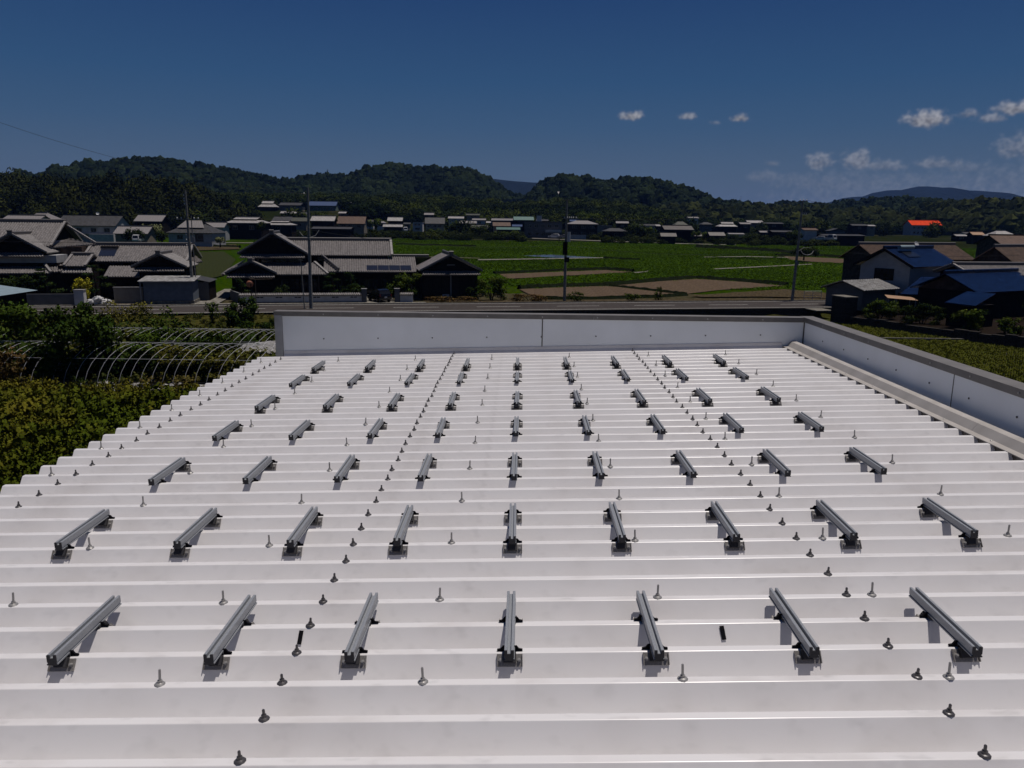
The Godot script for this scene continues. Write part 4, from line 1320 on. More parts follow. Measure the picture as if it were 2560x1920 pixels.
func ridge_row(t: Node, a: Vector3, e: Vector3, w := 0.3, h := 0.34) -> void:
	put("ridge", ridge_mesh(a, e, w, h), M.ridge, t)

# gable towards the road: ridge runs away from it at a = ax
func gable_out(t: Node, ax: float, hw: float, ye: float, yp: float, b0: float, b1: float, m: Material, pent := true, gable := "dark") -> void:
	slope(t, [lp(ax - hw, ye, b1), lp(ax - hw, ye, b0), lp(ax, yp, b0), lp(ax, yp, b1)], m)
	slope(t, [lp(ax + hw, ye, b0), lp(ax + hw, ye, b1), lp(ax, yp, b1), lp(ax, yp, b0)], m)
	var k := MB.new()
	var wr := 0.985
	var f := lp(ax, yp - 0.10, b0 + 0.55)
	k.tri(lp(ax - hw * wr, ye - 0.12, b0 + 0.55), f, lp(ax + hw * wr, ye - 0.12, b0 + 0.55))
	put("gable", k.mesh(), M[gable], t)
	ridge_row(t, lp(ax, yp, b0 - 0.05), lp(ax, yp, b1), 0.36, 0.42)
	put("verge", verge_mesh(lp(ax - hw, ye + 0.04, b0 + 0.05), lp(ax - 0.1, yp + 0.1, b0 + 0.05), Vector3(0, 0, 1)), M.verge, t)
	put("verge", verge_mesh(lp(ax + hw, ye + 0.04, b0 + 0.05), lp(ax + 0.1, yp + 0.1, b0 + 0.05), Vector3(0, 0, 1)), M.verge, t)
	var on := MB.new()
	on.box(lp(ax, yp + 0.28, b0 - 0.08), Vector3(0.5, 0.55, 0.14))
	on.tube([lp(ax - 0.28, yp + 0.5, b0 - 0.08), lp(ax + 0.28, yp + 0.5, b0 - 0.08)], [0.12, 0.12], 6)
	put("ridge_end_tile", on.mesh(), M.ridge, t)
	if pent:
		slope(t, [lp(ax - hw * 0.93, ye - 0.42, b0 - 0.35), lp(ax + hw * 0.93, ye - 0.42, b0 - 0.35), lp(ax + hw * 0.88, ye - 0.02, b0 + 0.5), lp(ax - hw * 0.88, ye - 0.02, b0 + 0.5)], m)

# ridge along the road between a0 and a1, eaves at b0 (near) and b1
func gable_along(t: Node, a0: float, a1: float, b0: float, b1: float, ye: float, yr: float, m: Material, ends := true, gable := "dark") -> void:
	var bm := (b0 + b1) * 0.5
	slope(t, [lp(a0, ye, b0), lp(a1, ye, b0), lp(a1, yr, bm), lp(a0, yr, bm)], m)
	slope(t, [lp(a1, ye, b1), lp(a0, ye, b1), lp(a0, yr, bm), lp(a1, yr, bm)], m)
	ridge_row(t, lp(a0 - 0.1, yr, bm), lp(a1 + 0.1, yr, bm), 0.36, 0.44)
	for s in [[a0, -1.0, 0.5], [a1, 1.0, -0.5]]:
		var k := MB.new()
		k.tri(lp(s[0] + s[2], ye - 0.08, b0 + 0.05), lp(s[0] + s[2], yr - 0.1, bm), lp(s[0] + s[2], ye - 0.08, b1 - 0.05))
		put("gable", k.mesh(), M[gable], t)
		if ends:
			put("verge", verge_mesh(lp(s[0], ye + 0.04, b0), lp(s[0], yr + 0.08, bm - 0.1), Vector3(s[1], 0, 0)), M.verge, t)
			put("verge", verge_mesh(lp(s[0], ye + 0.04, b1), lp(s[0], yr + 0.08, bm + 0.1), Vector3(s[1], 0, 0)), M.verge, t)

func window(t: Node, at: Vector3, w: float, h: float, frame := "frame", face := Vector3(0, 0, 1), panes := 2) -> void:
	var k := MB.new()
	var bs := Basis(Vector3.UP.cross(face).normalized(), Vector3.UP, face)
	var th := 0.06
	k.box(at + bs * Vector3(0, h * 0.5, 0.03), Vector3(w + th, th, 0.08), bs)
	k.box(at + bs * Vector3(0, -h * 0.5, 0.03), Vector3(w + th, th, 0.08), bs)
	for s in [-0.5, 0.5]:
		k.box(at + bs * Vector3(w * s, 0, 0.03), Vector3(th, h - th, 0.08), bs)
	for i in range(1, panes):
		k.box(at + bs * Vector3(-w * 0.5 + w * i / panes, 0, 0.028), Vector3(th * 0.7, h - th, 0.06), bs)
	var fr := put("window", k.mesh(), M[frame], t)
	var g := MB.new()
	g.box(at + bs * Vector3(0, 0, 0.01), Vector3(w - 0.02, h - 0.02, 0.02), bs)
	put("pane", g.mesh(), M.glass, fr)

func build_centre_house() -> void:
	var T: Material = M.tile
	# main house: tall gable on the left, long ridge to the right, lower roofs all round
	var t := house_at("farmhouse", "large grey tiled farmhouse with tall front gable behind the white wall", "house", -25.0, 14.0)
	wall_box(t, -33.3, -26.6, 11.4, 20.0, 3.4, 5.3, M.dark)
	gable_out(t, -30.1, 4.3, 5.38, 7.85, 10.6, 20.0, T)
	for i in 4:
		window(t, lp(-32.6 + i * 1.7, 4.55, 11.4), 1.4, 0.6, "wood")
	wall_box(t, -30.0, -15.6, 13.9, 21.5, 3.3, 5.2, M.dark)
	gable_along(t, -29.6, -15.0, 13.3, 22.3, 5.15, 6.95, T)
	for i in 4:
		window(t, lp(-24.0 + i * 2.2, 4.65, 13.9), 1.5, 0.55, "wood")
	# lower skirt roofs
	slope(t, [lp(-35.9, 2.98, 7.9), lp(-23.3, 2.98, 7.9), lp(-25.0, 4.25, 11.2), lp(-34.0, 4.25, 11.2)], T)
	slope(t, [lp(-36.6, 3.1, 17.0), lp(-36.0, 2.98, 7.9), lp(-34.0, 4.25, 11.2), lp(-34.2, 4.4, 17.0)], T)
	put("verge", verge_mesh(lp(-23.2, 3.05, 7.9), lp(-25.0, 4.35, 11.2), Vector3(1, 0, 0)), M.verge, t)
	slope(t, [lp(-23.9, 3.25, 9.4), lp(-11.9, 3.2, 9.4), lp(-11.9, 4.95, 14.2), lp(-23.9, 5.0, 14.2)], T)
	ridge_row(t, lp(-24.2, 5.0, 13.6), lp(-21.9, 3.4, 9.3), 0.34, 0.36)
	ridge_row(t, lp(-14.9, 4.95, 14.2), lp(-10.0, 4.95, 14.2), 0.3, 0.34)
	slope(t, [lp(-9.7, 3.2, 19.0), lp(-14.9, 3.2, 19.0), lp(-14.9, 4.95, 14.2), lp(-9.7, 4.95, 14.2)], T)
	# entrance gable
	gable_out(t, -32.4, 3.05, 3.12, 4.5, 7.1, 10.6, T)
	# ground floor walls
	wall_box(t, -35.0, -24.5, 9.2, 20.0, -0.1, 3.3, M.dark)
	wall_box(t, -24.5, -11.0, 10.9, 20.0, -0.1, 3.4, M.dark)
	for i in 4:
		window(t, lp(-28.6 + i * 1.15, 1.35, 9.18), 1.0, 1.9, "wood")
	for i in 5:
		window(t, lp(-22.5 + i * 2.3, 1.3, 10.88), 1.7, 1.8, "wood", Vector3(0, 0, 1), 3)
	# solar heater panels on the lower roof
	for i in 4:
		var k := MB.new()
		var a0 := -18.4 + i * 1.45
		k.quad(lp(a0, 3.46, 9.75), lp(a0 + 1.4, 3.46, 9.75), lp(a0 + 1.4, 3.98, 11.1), lp(a0, 3.98, 11.1))
		k.quad(lp(a0, 3.36, 9.75), lp(a0 + 1.4, 3.36, 9.75), lp(a0 + 1.4, 3.46, 9.75), lp(a0, 3.46, 9.75))
		put("solar_panel", k.mesh(), M.solar, t)
	# barn at the right end of the yard
	t = house_at("storehouse", "dark wooden storehouse with grey tiled gable roof right of the driveway", "storehouse", -8.0, 10.0)
	wall_box(t, -11.5, -4.6, 5.2, 14.6, -0.1, 3.55, M.dark)
	gable_out(t, -8.0, 3.95, 3.6, 5.5, 4.5, 15.2, T)
	var pk := MB.new()
	pk.box(lp(-8.0, 1.7, 5.17), Vector3(0.14, 2.9, 0.06))
	put("post", pk.mesh(), M.frame, t)
	for i in 6:
		var q := MB.new()
		q.box(lp(-10.9 + i * 1.15, 1.6, 5.18), Vector3(1.1, 2.8, 0.04))
		put("plank", q.mesh(), M.wood, t)
	var vt := MB.new()
	vt.box(lp(-8.0, 4.35, 5.03), Vector3(1.0, 0.09, 0.05))
	put("vent", vt.mesh(), M.frame, t)
	# white roadside wall with tile cap, gate posts
	t = house_at("garden_wall", "long white plastered wall with grey tile cap along the road", "wall", -26.0, 1.6)
	wall_box(t, -33.0, -19.1, 1.5, 1.75, 0.0, 1.02, M.whitewall)
	slope(t, [lp(-33.1, 1.0, 1.3), lp(-19.1, 1.0, 1.3), lp(-19.1, 1.2, 1.62), lp(-33.1, 1.2, 1.62)], T, 0.25)
	slope(t, [lp(-19.1, 1.0, 1.95), lp(-33.1, 1.0, 1.95), lp(-33.1, 1.2, 1.62), lp(-19.1, 1.2, 1.62)], T, 0.25)
	wall_box(t, -33.0, -19.1, 1.44, 1.5, 0.0, 0.2, M.concrete, "plinth")
	for i in 6:
		for s in [0.0, 0.42]:
			var vn := MB.new()
			vn.box(lp(-31.0 + i * 2.15 + s, 0.72, 1.495), Vector3(0.34, 0.11, 0.03))
			put("vent_opening", vn.mesh(), M.dark, t)
	var sd := MB.new()
	sd.bar(lp(-33.0, 0.62, 1.62), lp(-34.6, 0.68, 5.5), 0.22, 1.2)
	put("return_wall", sd.mesh(), M.greywall, t)
	for e in [[-19.1, -18.5, "left grey gate post at the end of the long white wall"], [-15.2, -14.6, "right grey gate post beside the short white wall"]]:
		t = house_at("gate_post", e[2], "gate post", (e[0] + e[1]) * 0.5, 1.7)
		t.set_meta("group", "posts of the farmhouse driveway")
		wall_box(t, e[0] + 0.003, e[1] - 0.003, 1.4, 2.0, 0.0, 1.62, M.greywall, "shaft")
		wall_box(t, e[0] - 0.05, e[1] + 0.05, 1.34, 2.06, 1.62, 1.72, M.shedroof, "cap")
	t = house_at("garden_wall", "short white wall piece between gate post and storehouse", "wall", -13.8, 1.6)
	wall_box(t, -14.55, -13.0, 1.5, 1.75, 0.0, 1.02, M.whitewall)
	slope(t, [lp(-14.55, 1.0, 1.3), lp(-12.95, 1.0, 1.3), lp(-12.95, 1.2, 1.62), lp(-14.55, 1.2, 1.62)], T, 0.25)
	slope(t, [lp(-12.95, 1.0, 1.95), lp(-14.55, 1.0, 1.95), lp(-14.55, 1.2, 1.62), lp(-12.95, 1.2, 1.62)], T, 0.25)
	ground_piece("driveway", road_strip(-18.5, -15.2, 0.3, 10.0, 0.10), M.concrete)
	# the lane between the two farmsteads
	ground_piece("lane", road_strip(-38.0, -35.4, 0.3, 22.0, 0.11), M.concrete)

func build_left_houses() -> void:
	var T: Material = M.tile
	# far left main house
	var t := house_at("farmhouse", "big grey tiled farmhouse with long ridge at the left edge", "house", -62.0, 14.0)
	gable_along(t, -72.0, -56.2, 11.6, 23.0, 6.2, 9.0, T)
	wall_box(t, -71.0, -57.0, 12.4, 22.0, -0.1, 6.3, M.dark)
	slope(t, [lp(-56.4, 6.0, 11.8), lp(-52.2, 6.35, 15.5), lp(-56.0, 7.0, 17.5), lp(-56.6, 6.9, 13.5)], M.tile)
	put("verge", verge_mesh(lp(-52.3, 6.45, 15.6), lp(-56.0, 8.6, 17.2), Vector3(0, 0, 1)), M.verge, t)
	wall_box(t, -57.0, -53.2, 13.0, 17.0, -0.1, 6.1, M.brownwall)
	gable_out(t, -59.4, 3.7, 5.5, 7.55, 8.6, 15.5, T)
	wall_box(t, -62.6, -54.9, 9.2, 15.5, 4.3, 5.2, M.plaster)
	wall_box(t, -62.7, -54.8, 9.15, 15.5, -0.1, 4.3, M.dark)
	slope(t, [lp(-64.0, 3.2, 6.9), lp(-54.9, 3.2, 6.9), lp(-56.1, 3.85, 9.1), lp(-64.0, 3.85, 9.1)], T)
	put("verge", verge_mesh(lp(-54.8, 3.3, 6.9), lp(-56.2, 4.1, 9.1), Vector3(1, 0, 0)), M.verge, t)
	slope(t, [lp(-54.7, 3.3, 7.5), lp(-51.9, 3.65, 8.0), lp(-53.4, 4.2, 10.0), lp(-56.0, 4.05, 9.6)], T)
	# small link roof
	t = house_at("link_house", "small hip and gable roofed link between the two left farmhouses", "house", -52.4, 10.0)
	gable_along(t, -53.6, -51.3, 7.6, 14.0, 4.0, 5.1, T)
	slope(t, [lp(-53.9, 3.25, 7.2), lp(-50.4, 3.25, 7.2), lp(-51.0, 4.0, 8.6), lp(-53.4, 4.0, 8.6)], T)
	wall_box(t, -54.5, -50.8, 8.2, 13.5, -0.1, 4.0, M.dark)
	# right one: long ridge
	t = house_at("farmhouse", "grey tiled farmhouse with dark solar heater on its long roof", "house", -46.5, 13.0)
	gable_along(t, -52.8, -40.6, 11.0, 20.4, 4.4, 6.2, T)
	wall_box(t, -52.0, -41.2, 11.9, 19.6, -0.1, 4.5, M.dark)
	slope(t, [lp(-49.5, 2.72, 7.9), lp(-43.8, 2.72, 7.9), lp(-44.6, 3.85, 10.6), lp(-49.5, 3.85, 10.6)], T)
	wall_box(t, -49.4, -44.5, 9.0, 11.9, -0.1, 2.9, M.dark)
	slope(t, [lp(-40.6, 4.0, 12.2), lp(-39.1, 4.3, 13.4), lp(-40.4, 4.9, 15.8), lp(-41.0, 4.8, 13.6)], T)
	var k := MB.new()
	k.quad(lp(-51.2, 5.02, 12.35), lp(-49.3, 5.02, 12.35), lp(-49.5, 5.86, 14.5), lp(-51.4, 5.86, 14.5))
	put("solar_panel", k.mesh(), M.solar, t)
	k = MB.new()
	k.bar(lp(-51.5, 6.02, 14.8), lp(-49.4, 6.02, 14.8), 0.55, 0.3)
	put("heater_tank", k.mesh(), M.woodpale, t)
	# front wing with gable to the road
	gable_out(t, -42.6, 3.1, 3.98, 5.4, 5.6, 12.6, T)
	wall_box(t, -45.0, -39.9, 6.4, 12.4, -0.1, 3.9, M.dark)
	# lean-to shed with grey blue metal wall
	t = house_at("metal_shed", "shed with plain grey blue metal wall and rusty roof at the roadside", "shed", -40.8, 2.6)
	wall_box(t, -43.4, -38.1, 1.3, 4.6, 0.45, 2.62, M.shedwall)
	wall_box(t, -43.5, -38.0, 1.2, 4.6, 0.0, 0.45, M.concrete, "footing")
	k = MB.new()
	for i in 8:
		var a0 := -43.9 + i * 0.76
		var y := 0.015 * (i % 2)
		k.quad(lp(a0, 2.68 + y, 0.9), lp(a0 + 0.78, 2.68 + y, 0.9), lp(a0 + 0.78, 3.06 + y, 4.8), lp(a0, 3.06 + y, 4.8))
	put("roof", k.mesh(), M.shedroof, t)
	k = MB.new()
	k.bar(lp(-43.75, 2.62, 0.95), lp(-38.0, 2.62, 0.95), 0.1, 0.1)
	k.bar(lp(-43.65, 2.6, 1.05), lp(-43.65, 0.1, 1.1), 0.09, 0.09)
	put("gutter", k.mesh(), M.frame, t)
	t = house_at("side_shed", "narrow dark plank shed beside the lane", "shed", -37.6, 6.5)
	wall_box(t, -38.6, -37.0, 4.9, 9.5, 0.0, 2.3, M.greywall)
	k = MB.new()
	k.quad(lp(-38.9, 2.75, 4.6), lp(-36.8, 2.3, 4.6), lp(-36.8, 2.3, 9.8), lp(-38.9, 2.75, 9.8))
	put("roof", k.mesh(), M.slate, t)
	for i in 5:
		k = MB.new()
		k.box(lp(-36.985, 1.15, 5.3 + i * 0.9), Vector3(0.04, 2.2, 0.82))
		put("plank", k.mesh(), M.dark, t)
	# yard wall, posts, bags
	t = house_at("yard_wall", "tan plastered yard wall left of the grey blue shed", "wall", -45.2, 2.2)
	wall_box(t, -46.8, -43.7, 2.1, 2.35, 0.0, 1.85, M.cream)
	wall_box(t, -46.85, -43.65, 2.0, 2.45, 1.85, 1.95, M.shedroof, "cap")
	t = house_at("gate_post", "white gate post left of the pile of white bags", "gate post", -50.0, 0.9)
	wall_box(t, -50.5, -49.5, 0.6, 1.5, 0.0, 1.7, M.whitewall, "shaft")
	wall_box(t, -50.55, -49.45, 0.55, 1.55, 1.7, 1.78, M.shedroof, "cap")
	t = house_at("block_wall", "low grey block wall running left from the white gate post", "wall", -55.0, 1.2)
	wall_box(t, -60.0, -50.6, 1.0, 1.2, 0.0, 1.3, M.greywall)
	t = house_at("bag_pile", "pile of crumpled white plastic bags in front of the tan wall", "bags", -48.2, 1.4)
	for i in 5:
		var bg := bag_mesh(0.55, 60 + i)
		var o := put("bag", bg, M.whitewall, t)
		o.position = Vector3(-0.8 + 0.4 * i, 0.32 + (0.35 if i == 2 else 0.0), 0.1 * (i % 3))
	ground_piece("forecourt", road_strip(-52.0, -38.2, 0.9, 6.0, 0.10), M.gravel)
	# pale blue metal roof cut by the left edge
	t = thing("low_shed", "low shed with pale blue metal roof at the left edge", "shed", Vector3(-49.0, 0, -68.0))
	k = MB.new()
	k.quad(Vector3(-6, 4.0, 3.0), Vector3(4.4, 2.95, 3.0), Vector3(4.4, 3.0, -4.0), Vector3(-6, 4.3, -4.0))
	k.quad(Vector3(-6, 3.9, 3.0), Vector3(4.4, 2.85, 3.0), Vector3(4.4, 2.95, 3.0), Vector3(-6, 4.0, 3.0))
	put("roof", k.mesh(), M.pool_blue, t)
	k = MB.new()
	k.box(Vector3(-1.2, 0.9, -0.5), Vector3(9.4, 3.9, 6.2))
	put("wall", k.mesh(), M.dark, t)

func bag_mesh(s: float, seed_: int) -> ArrayMesh:
	var f := FastNoiseLite.new()
	f.seed = seed_
	f.frequency = 1.8
	var sm := SphereMesh.new()
	sm.radius = s
	sm.height = s * 1.3
	sm.radial_segments = 14
	sm.rings = 8
	var a := sm.get_mesh_arrays()
	var v: PackedVector3Array = a[Mesh.ARRAY_VERTEX]
	for i in v.size():
		v[i] *= 1.0 + 0.45 * f.get_noise_3dv(v[i] * 2.0)
		v[i].y = maxf(v[i].y, -s * 0.55)
	var st := SurfaceTool.new()
	st.begin(Mesh.PRIMITIVE_TRIANGLES)
	st.set_smooth_group(-1)
	for id in a[Mesh.ARRAY_INDEX]:
		st.add_vertex(v[id])
	st.generate_normals()
	return st.commit()

func build_right_houses() -> void:
	# two storey house with blue tiles
	var c := 0.57
	var t := thing("blue_roof_house", "two storey white walled house with blue tiled roof and dark window", "house", Vector3(48.0, 0, -98.0), c)
	# local x along the ridge (right and away), local -z further back
	ha = 0.0
	hb = 0.0
	slope(t, [lp(-0.6, 4.85, -0.7), lp(10.2, 4.85, -0.7), lp(10.2, 6.95, 3.4), lp(-0.6, 6.95, 3.4)], M.bluetile)
	slope(t, [lp(10.2, 4.85, 7.5), lp(-0.6, 4.85, 7.5), lp(-0.6, 6.95, 3.4), lp(10.2, 6.95, 3.4)], M.bluetile)
	put("ridge", ridge_mesh(lp(-0.7, 6.95, 3.4), lp(10.3, 6.95, 3.4), 0.36, 0.36), M.bluetile, t)
	wall_box(t, 0.0, 9.6, 0.0, 6.8, -0.2, 4.9, M.plaster)
	var k := MB.new()
	k.tri(lp(0.0, 4.85, -0.0), lp(0.0, 6.75, 3.4), lp(0.0, 4.85, 6.8))
	put("gable", k.mesh(), M.plaster, t)
	for s in [[-0.7], [7.5]]:
		k = MB.new()
		k.bar(lp(-0.6, 4.78, s[0]), lp(-0.6, 6.9, 3.4), 0.08, 0.3)
		put("bargeboard", k.mesh(), M.dark, t)
	window(t, Vector3(-0.01, 3.75, -3.4), 2.6, 1.4, "wood", Vector3(-1, 0, 0), 3)
	window(t, lp(8.0, 4.1, -0.01), 1.4, 1.0, "wood")
	k = MB.new()
	k.tube([lp(1.4, 7.15, 2.6), lp(4.4, 7.15, 2.6)], [0.26, 0.26], 10)
	put("heater_tank", k.mesh(), M.pool_blue, t)
	k = MB.new()
	k.quad(lp(1.6, 6.0, 1.3), lp(4.2, 6.0, 1.3), lp(4.2, 6.78, 2.8), lp(1.6, 6.78, 2.8))
	put("heater_panel", k.mesh(), M.solar, t)
	# grey annex with gable to the left of it
	t = thing("annex", "low grey annex with ribbed metal roof left of the blue roofed house", "house", Vector3(43.2, 0, -95.5), 0.57)
	slope(t, [lp(-3.4, 2.2, -0.5), lp(3.8, 2.2, -0.5), lp(3.8, 3.2, 2.6), lp(-3.4, 3.2, 2.6)], M.shedroof, 0.5)
	slope(t, [lp(3.8, 2.2, 5.6), lp(-3.4, 2.2, 5.6), lp(-3.4, 3.2, 2.6), lp(3.8, 3.2, 2.6)], M.slate, 0.5)
	wall_box(t, -3.0, 3.6, 0.0, 5.0, -0.2, 2.3, M.greywall)
	k = MB.new()
	k.tri(lp(-3.0, 2.2, 0.0), lp(-3.0, 3.1, 2.6), lp(-3.0, 2.2, 5.0))
	put("gable", k.mesh(), M.greywall, t)
	# blue tiled single slope
	t = thing("lean_to_house", "low house with glossy blue single slope roof in front of the blue house", "house", Vector3(47.5, 0, -93.5))
	slope(t, [Vector3(-3.3, 2.0, 1.5), Vector3(0.4, 1.9, 1.7), Vector3(4.4, 3.75, -2.6), Vector3(1.0, 3.75, -2.6)], M.bluetile)
	k = MB.new()
	k.box(Vector3(0.6, 0.8, -1.0), Vector3(4.2, 2.2, 3.4), Basis(Vector3.UP, 0.4))
	put("wall", k.mesh(), M.dark, t)
	# big blue roof running out of the frame
	t = thing("blue_roof_house", "long dark walled house with broad blue tiled roof at the right edge", "house", Vector3(49.0, 0, -85.0), 0.50)
	slope(t, [lp(-0.7, 2.85, -0.6), lp(13.0, 2.85, -0.6), lp(13.0, 4.65, 3.4), lp(-0.7, 4.65, 3.4)], M.bluetile)
	slope(t, [lp(13.0, 2.85, 7.4), lp(-0.7, 2.85, 7.4), lp(-0.7, 4.65, 3.4), lp(13.0, 4.65, 3.4)], M.bluetile)
	put("ridge", ridge_mesh(lp(-0.8, 4.65, 3.4), lp(13.1, 4.65, 3.4), 0.34, 0.36), M.bluetile, t)
	wall_box(t, 0.0, 12.6, 0.0, 6.8, -0.6, 2.95, M.dark)
	k = MB.new()
	k.tri(lp(0.0, 2.85, 0.0), lp(0.0, 4.5, 3.4), lp(0.0, 2.85, 6.8))
	put("gable", k.mesh(), M.brownwall, t)
	# small glossy blue roof
	t = thing("porch_house", "low wing with small glossy blue roof above the dark yard", "house", Vector3(45.0, 0, -79.0))
	slope(t, [Vector3(-3.5, 2.45, 1.9), Vector3(-0.6, 2.15, 2.1), Vector3(3.2, 3.1, -1.2), Vector3(0.2, 3.1, -1.2)], M.bluetile)
	k = MB.new()
	k.box(Vector3(0.4, 0.6, -0.4), Vector3(3.6, 3.0, 2.6), Basis(Vector3.UP, 0.5))
	put("wall", k.mesh(), M.dark, t)
	# grey tile ridge behind
	t = thing("farmhouse", "house with pale grey tile ridge between the two blue roofs", "house", Vector3(57.5, 0, -96.0), 0.12)
	ha = 0.0
	hb = 0.0
	gable_along(t, -5.5, 9.0, -3.0, 4.0, 4.2, 5.2, M.tile)
	wall_box(t, -5.0, 8.5, -2.4, 3.4, -0.2, 4.3, M.dark)
	# brown roofed houses behind
	t = thing("farmhouse", "brown tiled house behind the blue roofed house with white dish", "house", Vector3(62.0, 2.0, -128.0), 0.25)
	gable_along(t, -9.0, 9.0, -4.5, 5.0, 2.7, 4.9, M.browntile, false, "brownwall")
	wall_box(t, -8.5, 8.5, -3.8, 4.3, -3.0, 2.8, M.brownwall)
	k = MB.new()
	k.lathe(Vector3.ZERO, [[0.0, 0.0], [0.3, 0.04], [0.5, 0.14], [0.52, 0.15], [0.3, 0.06], [0.0, 0.03]], 14)
	var o := put("dish", k.mesh(), M.ceramic, t)
	o.position = Vector3(-0.5, 5.0, 2.2)
	o.rotation = Vector3(1.1, 0.3, 0)
	t = thing("farmhouse", "dark brown gabled house at the right edge behind the blue roofs", "house", Vector3(70.0, 1.5, -115.0), 0.45)
	gable_along(t, -2.6, 10.0, -3.4, 4.2, 3.0, 5.5, M.browntile, false, "brownwall")
	wall_box(t, -2.0, 9.6, -2.8, 3.6, -2.0, 3.1, M.brownwall)
	# tan sheet roof over a bicycle stand
	t = thing("carport", "small open carport with tan sheet roof in the dark yard", "shed", Vector3(43.0, 0, -89.5))
	k = MB.new()
	k.quad(Vector3(-1.7, 1.8, 0.8), Vector3(1.7, 1.55, 0.9), Vector3(2.0, 1.75, -1.2), Vector3(-1.2, 2.0, -1.2))
	put("roof", k.mesh(), M.tanmetal, t)
	for s in [Vector3(-1.5, 0, 0.6), Vector3(1.5, 0, 0.7), Vector3(1.7, 0, -1.0), Vector3(-1.0, 0, -1.0)]:
		k = MB.new()
		k.bar(s + Vector3(0, -0.4, 0), s + Vector3(0, 1.7, 0), 0.08, 0.08)
		put("post", k.mesh(), M.frame, t)
	# concrete gate pier by the road
	t = thing("gate_pier", "grey concrete gate pier at the end of the road wall", "gate pier", Vector3(35.8, -1.0, -87.0), 0.2)
	k = MB.new()
	k.box(Vector3(0, 1.5, 0), Vector3(1.4, 3.0, 2.6))
	put("shaft", k.mesh(), M.stone, t)
	k = MB.new()
	k.box(Vector3(0, 3.05, 0), Vector3(1.55, 0.12, 2.75))
	put("cap", k.mesh(), M.concrete, t)
	# white tubular fence
	t = thing("pipe_fence", "short white pipe fence beside the road in front of the paddies", "fence", rd(39.6, 0.9), road_turn)
	for h in [0.35, 0.65, 0.95, 1.2]:
		k = MB.new()
		k.tube([Vector3(-1.2, h, 0), Vector3(1.3, h, 0)], [0.03, 0.03], 6)
		put("rail", k.mesh(), M.whitepipe, t)
	for x in [-1.2, 0.05, 1.3]:
		k = MB.new()
		k.tube([Vector3(x, 0, 0), Vector3(x, 1.25, 0)], [0.035, 0.035], 6)
		put("post", k.mesh(), M.whitepipe, t)

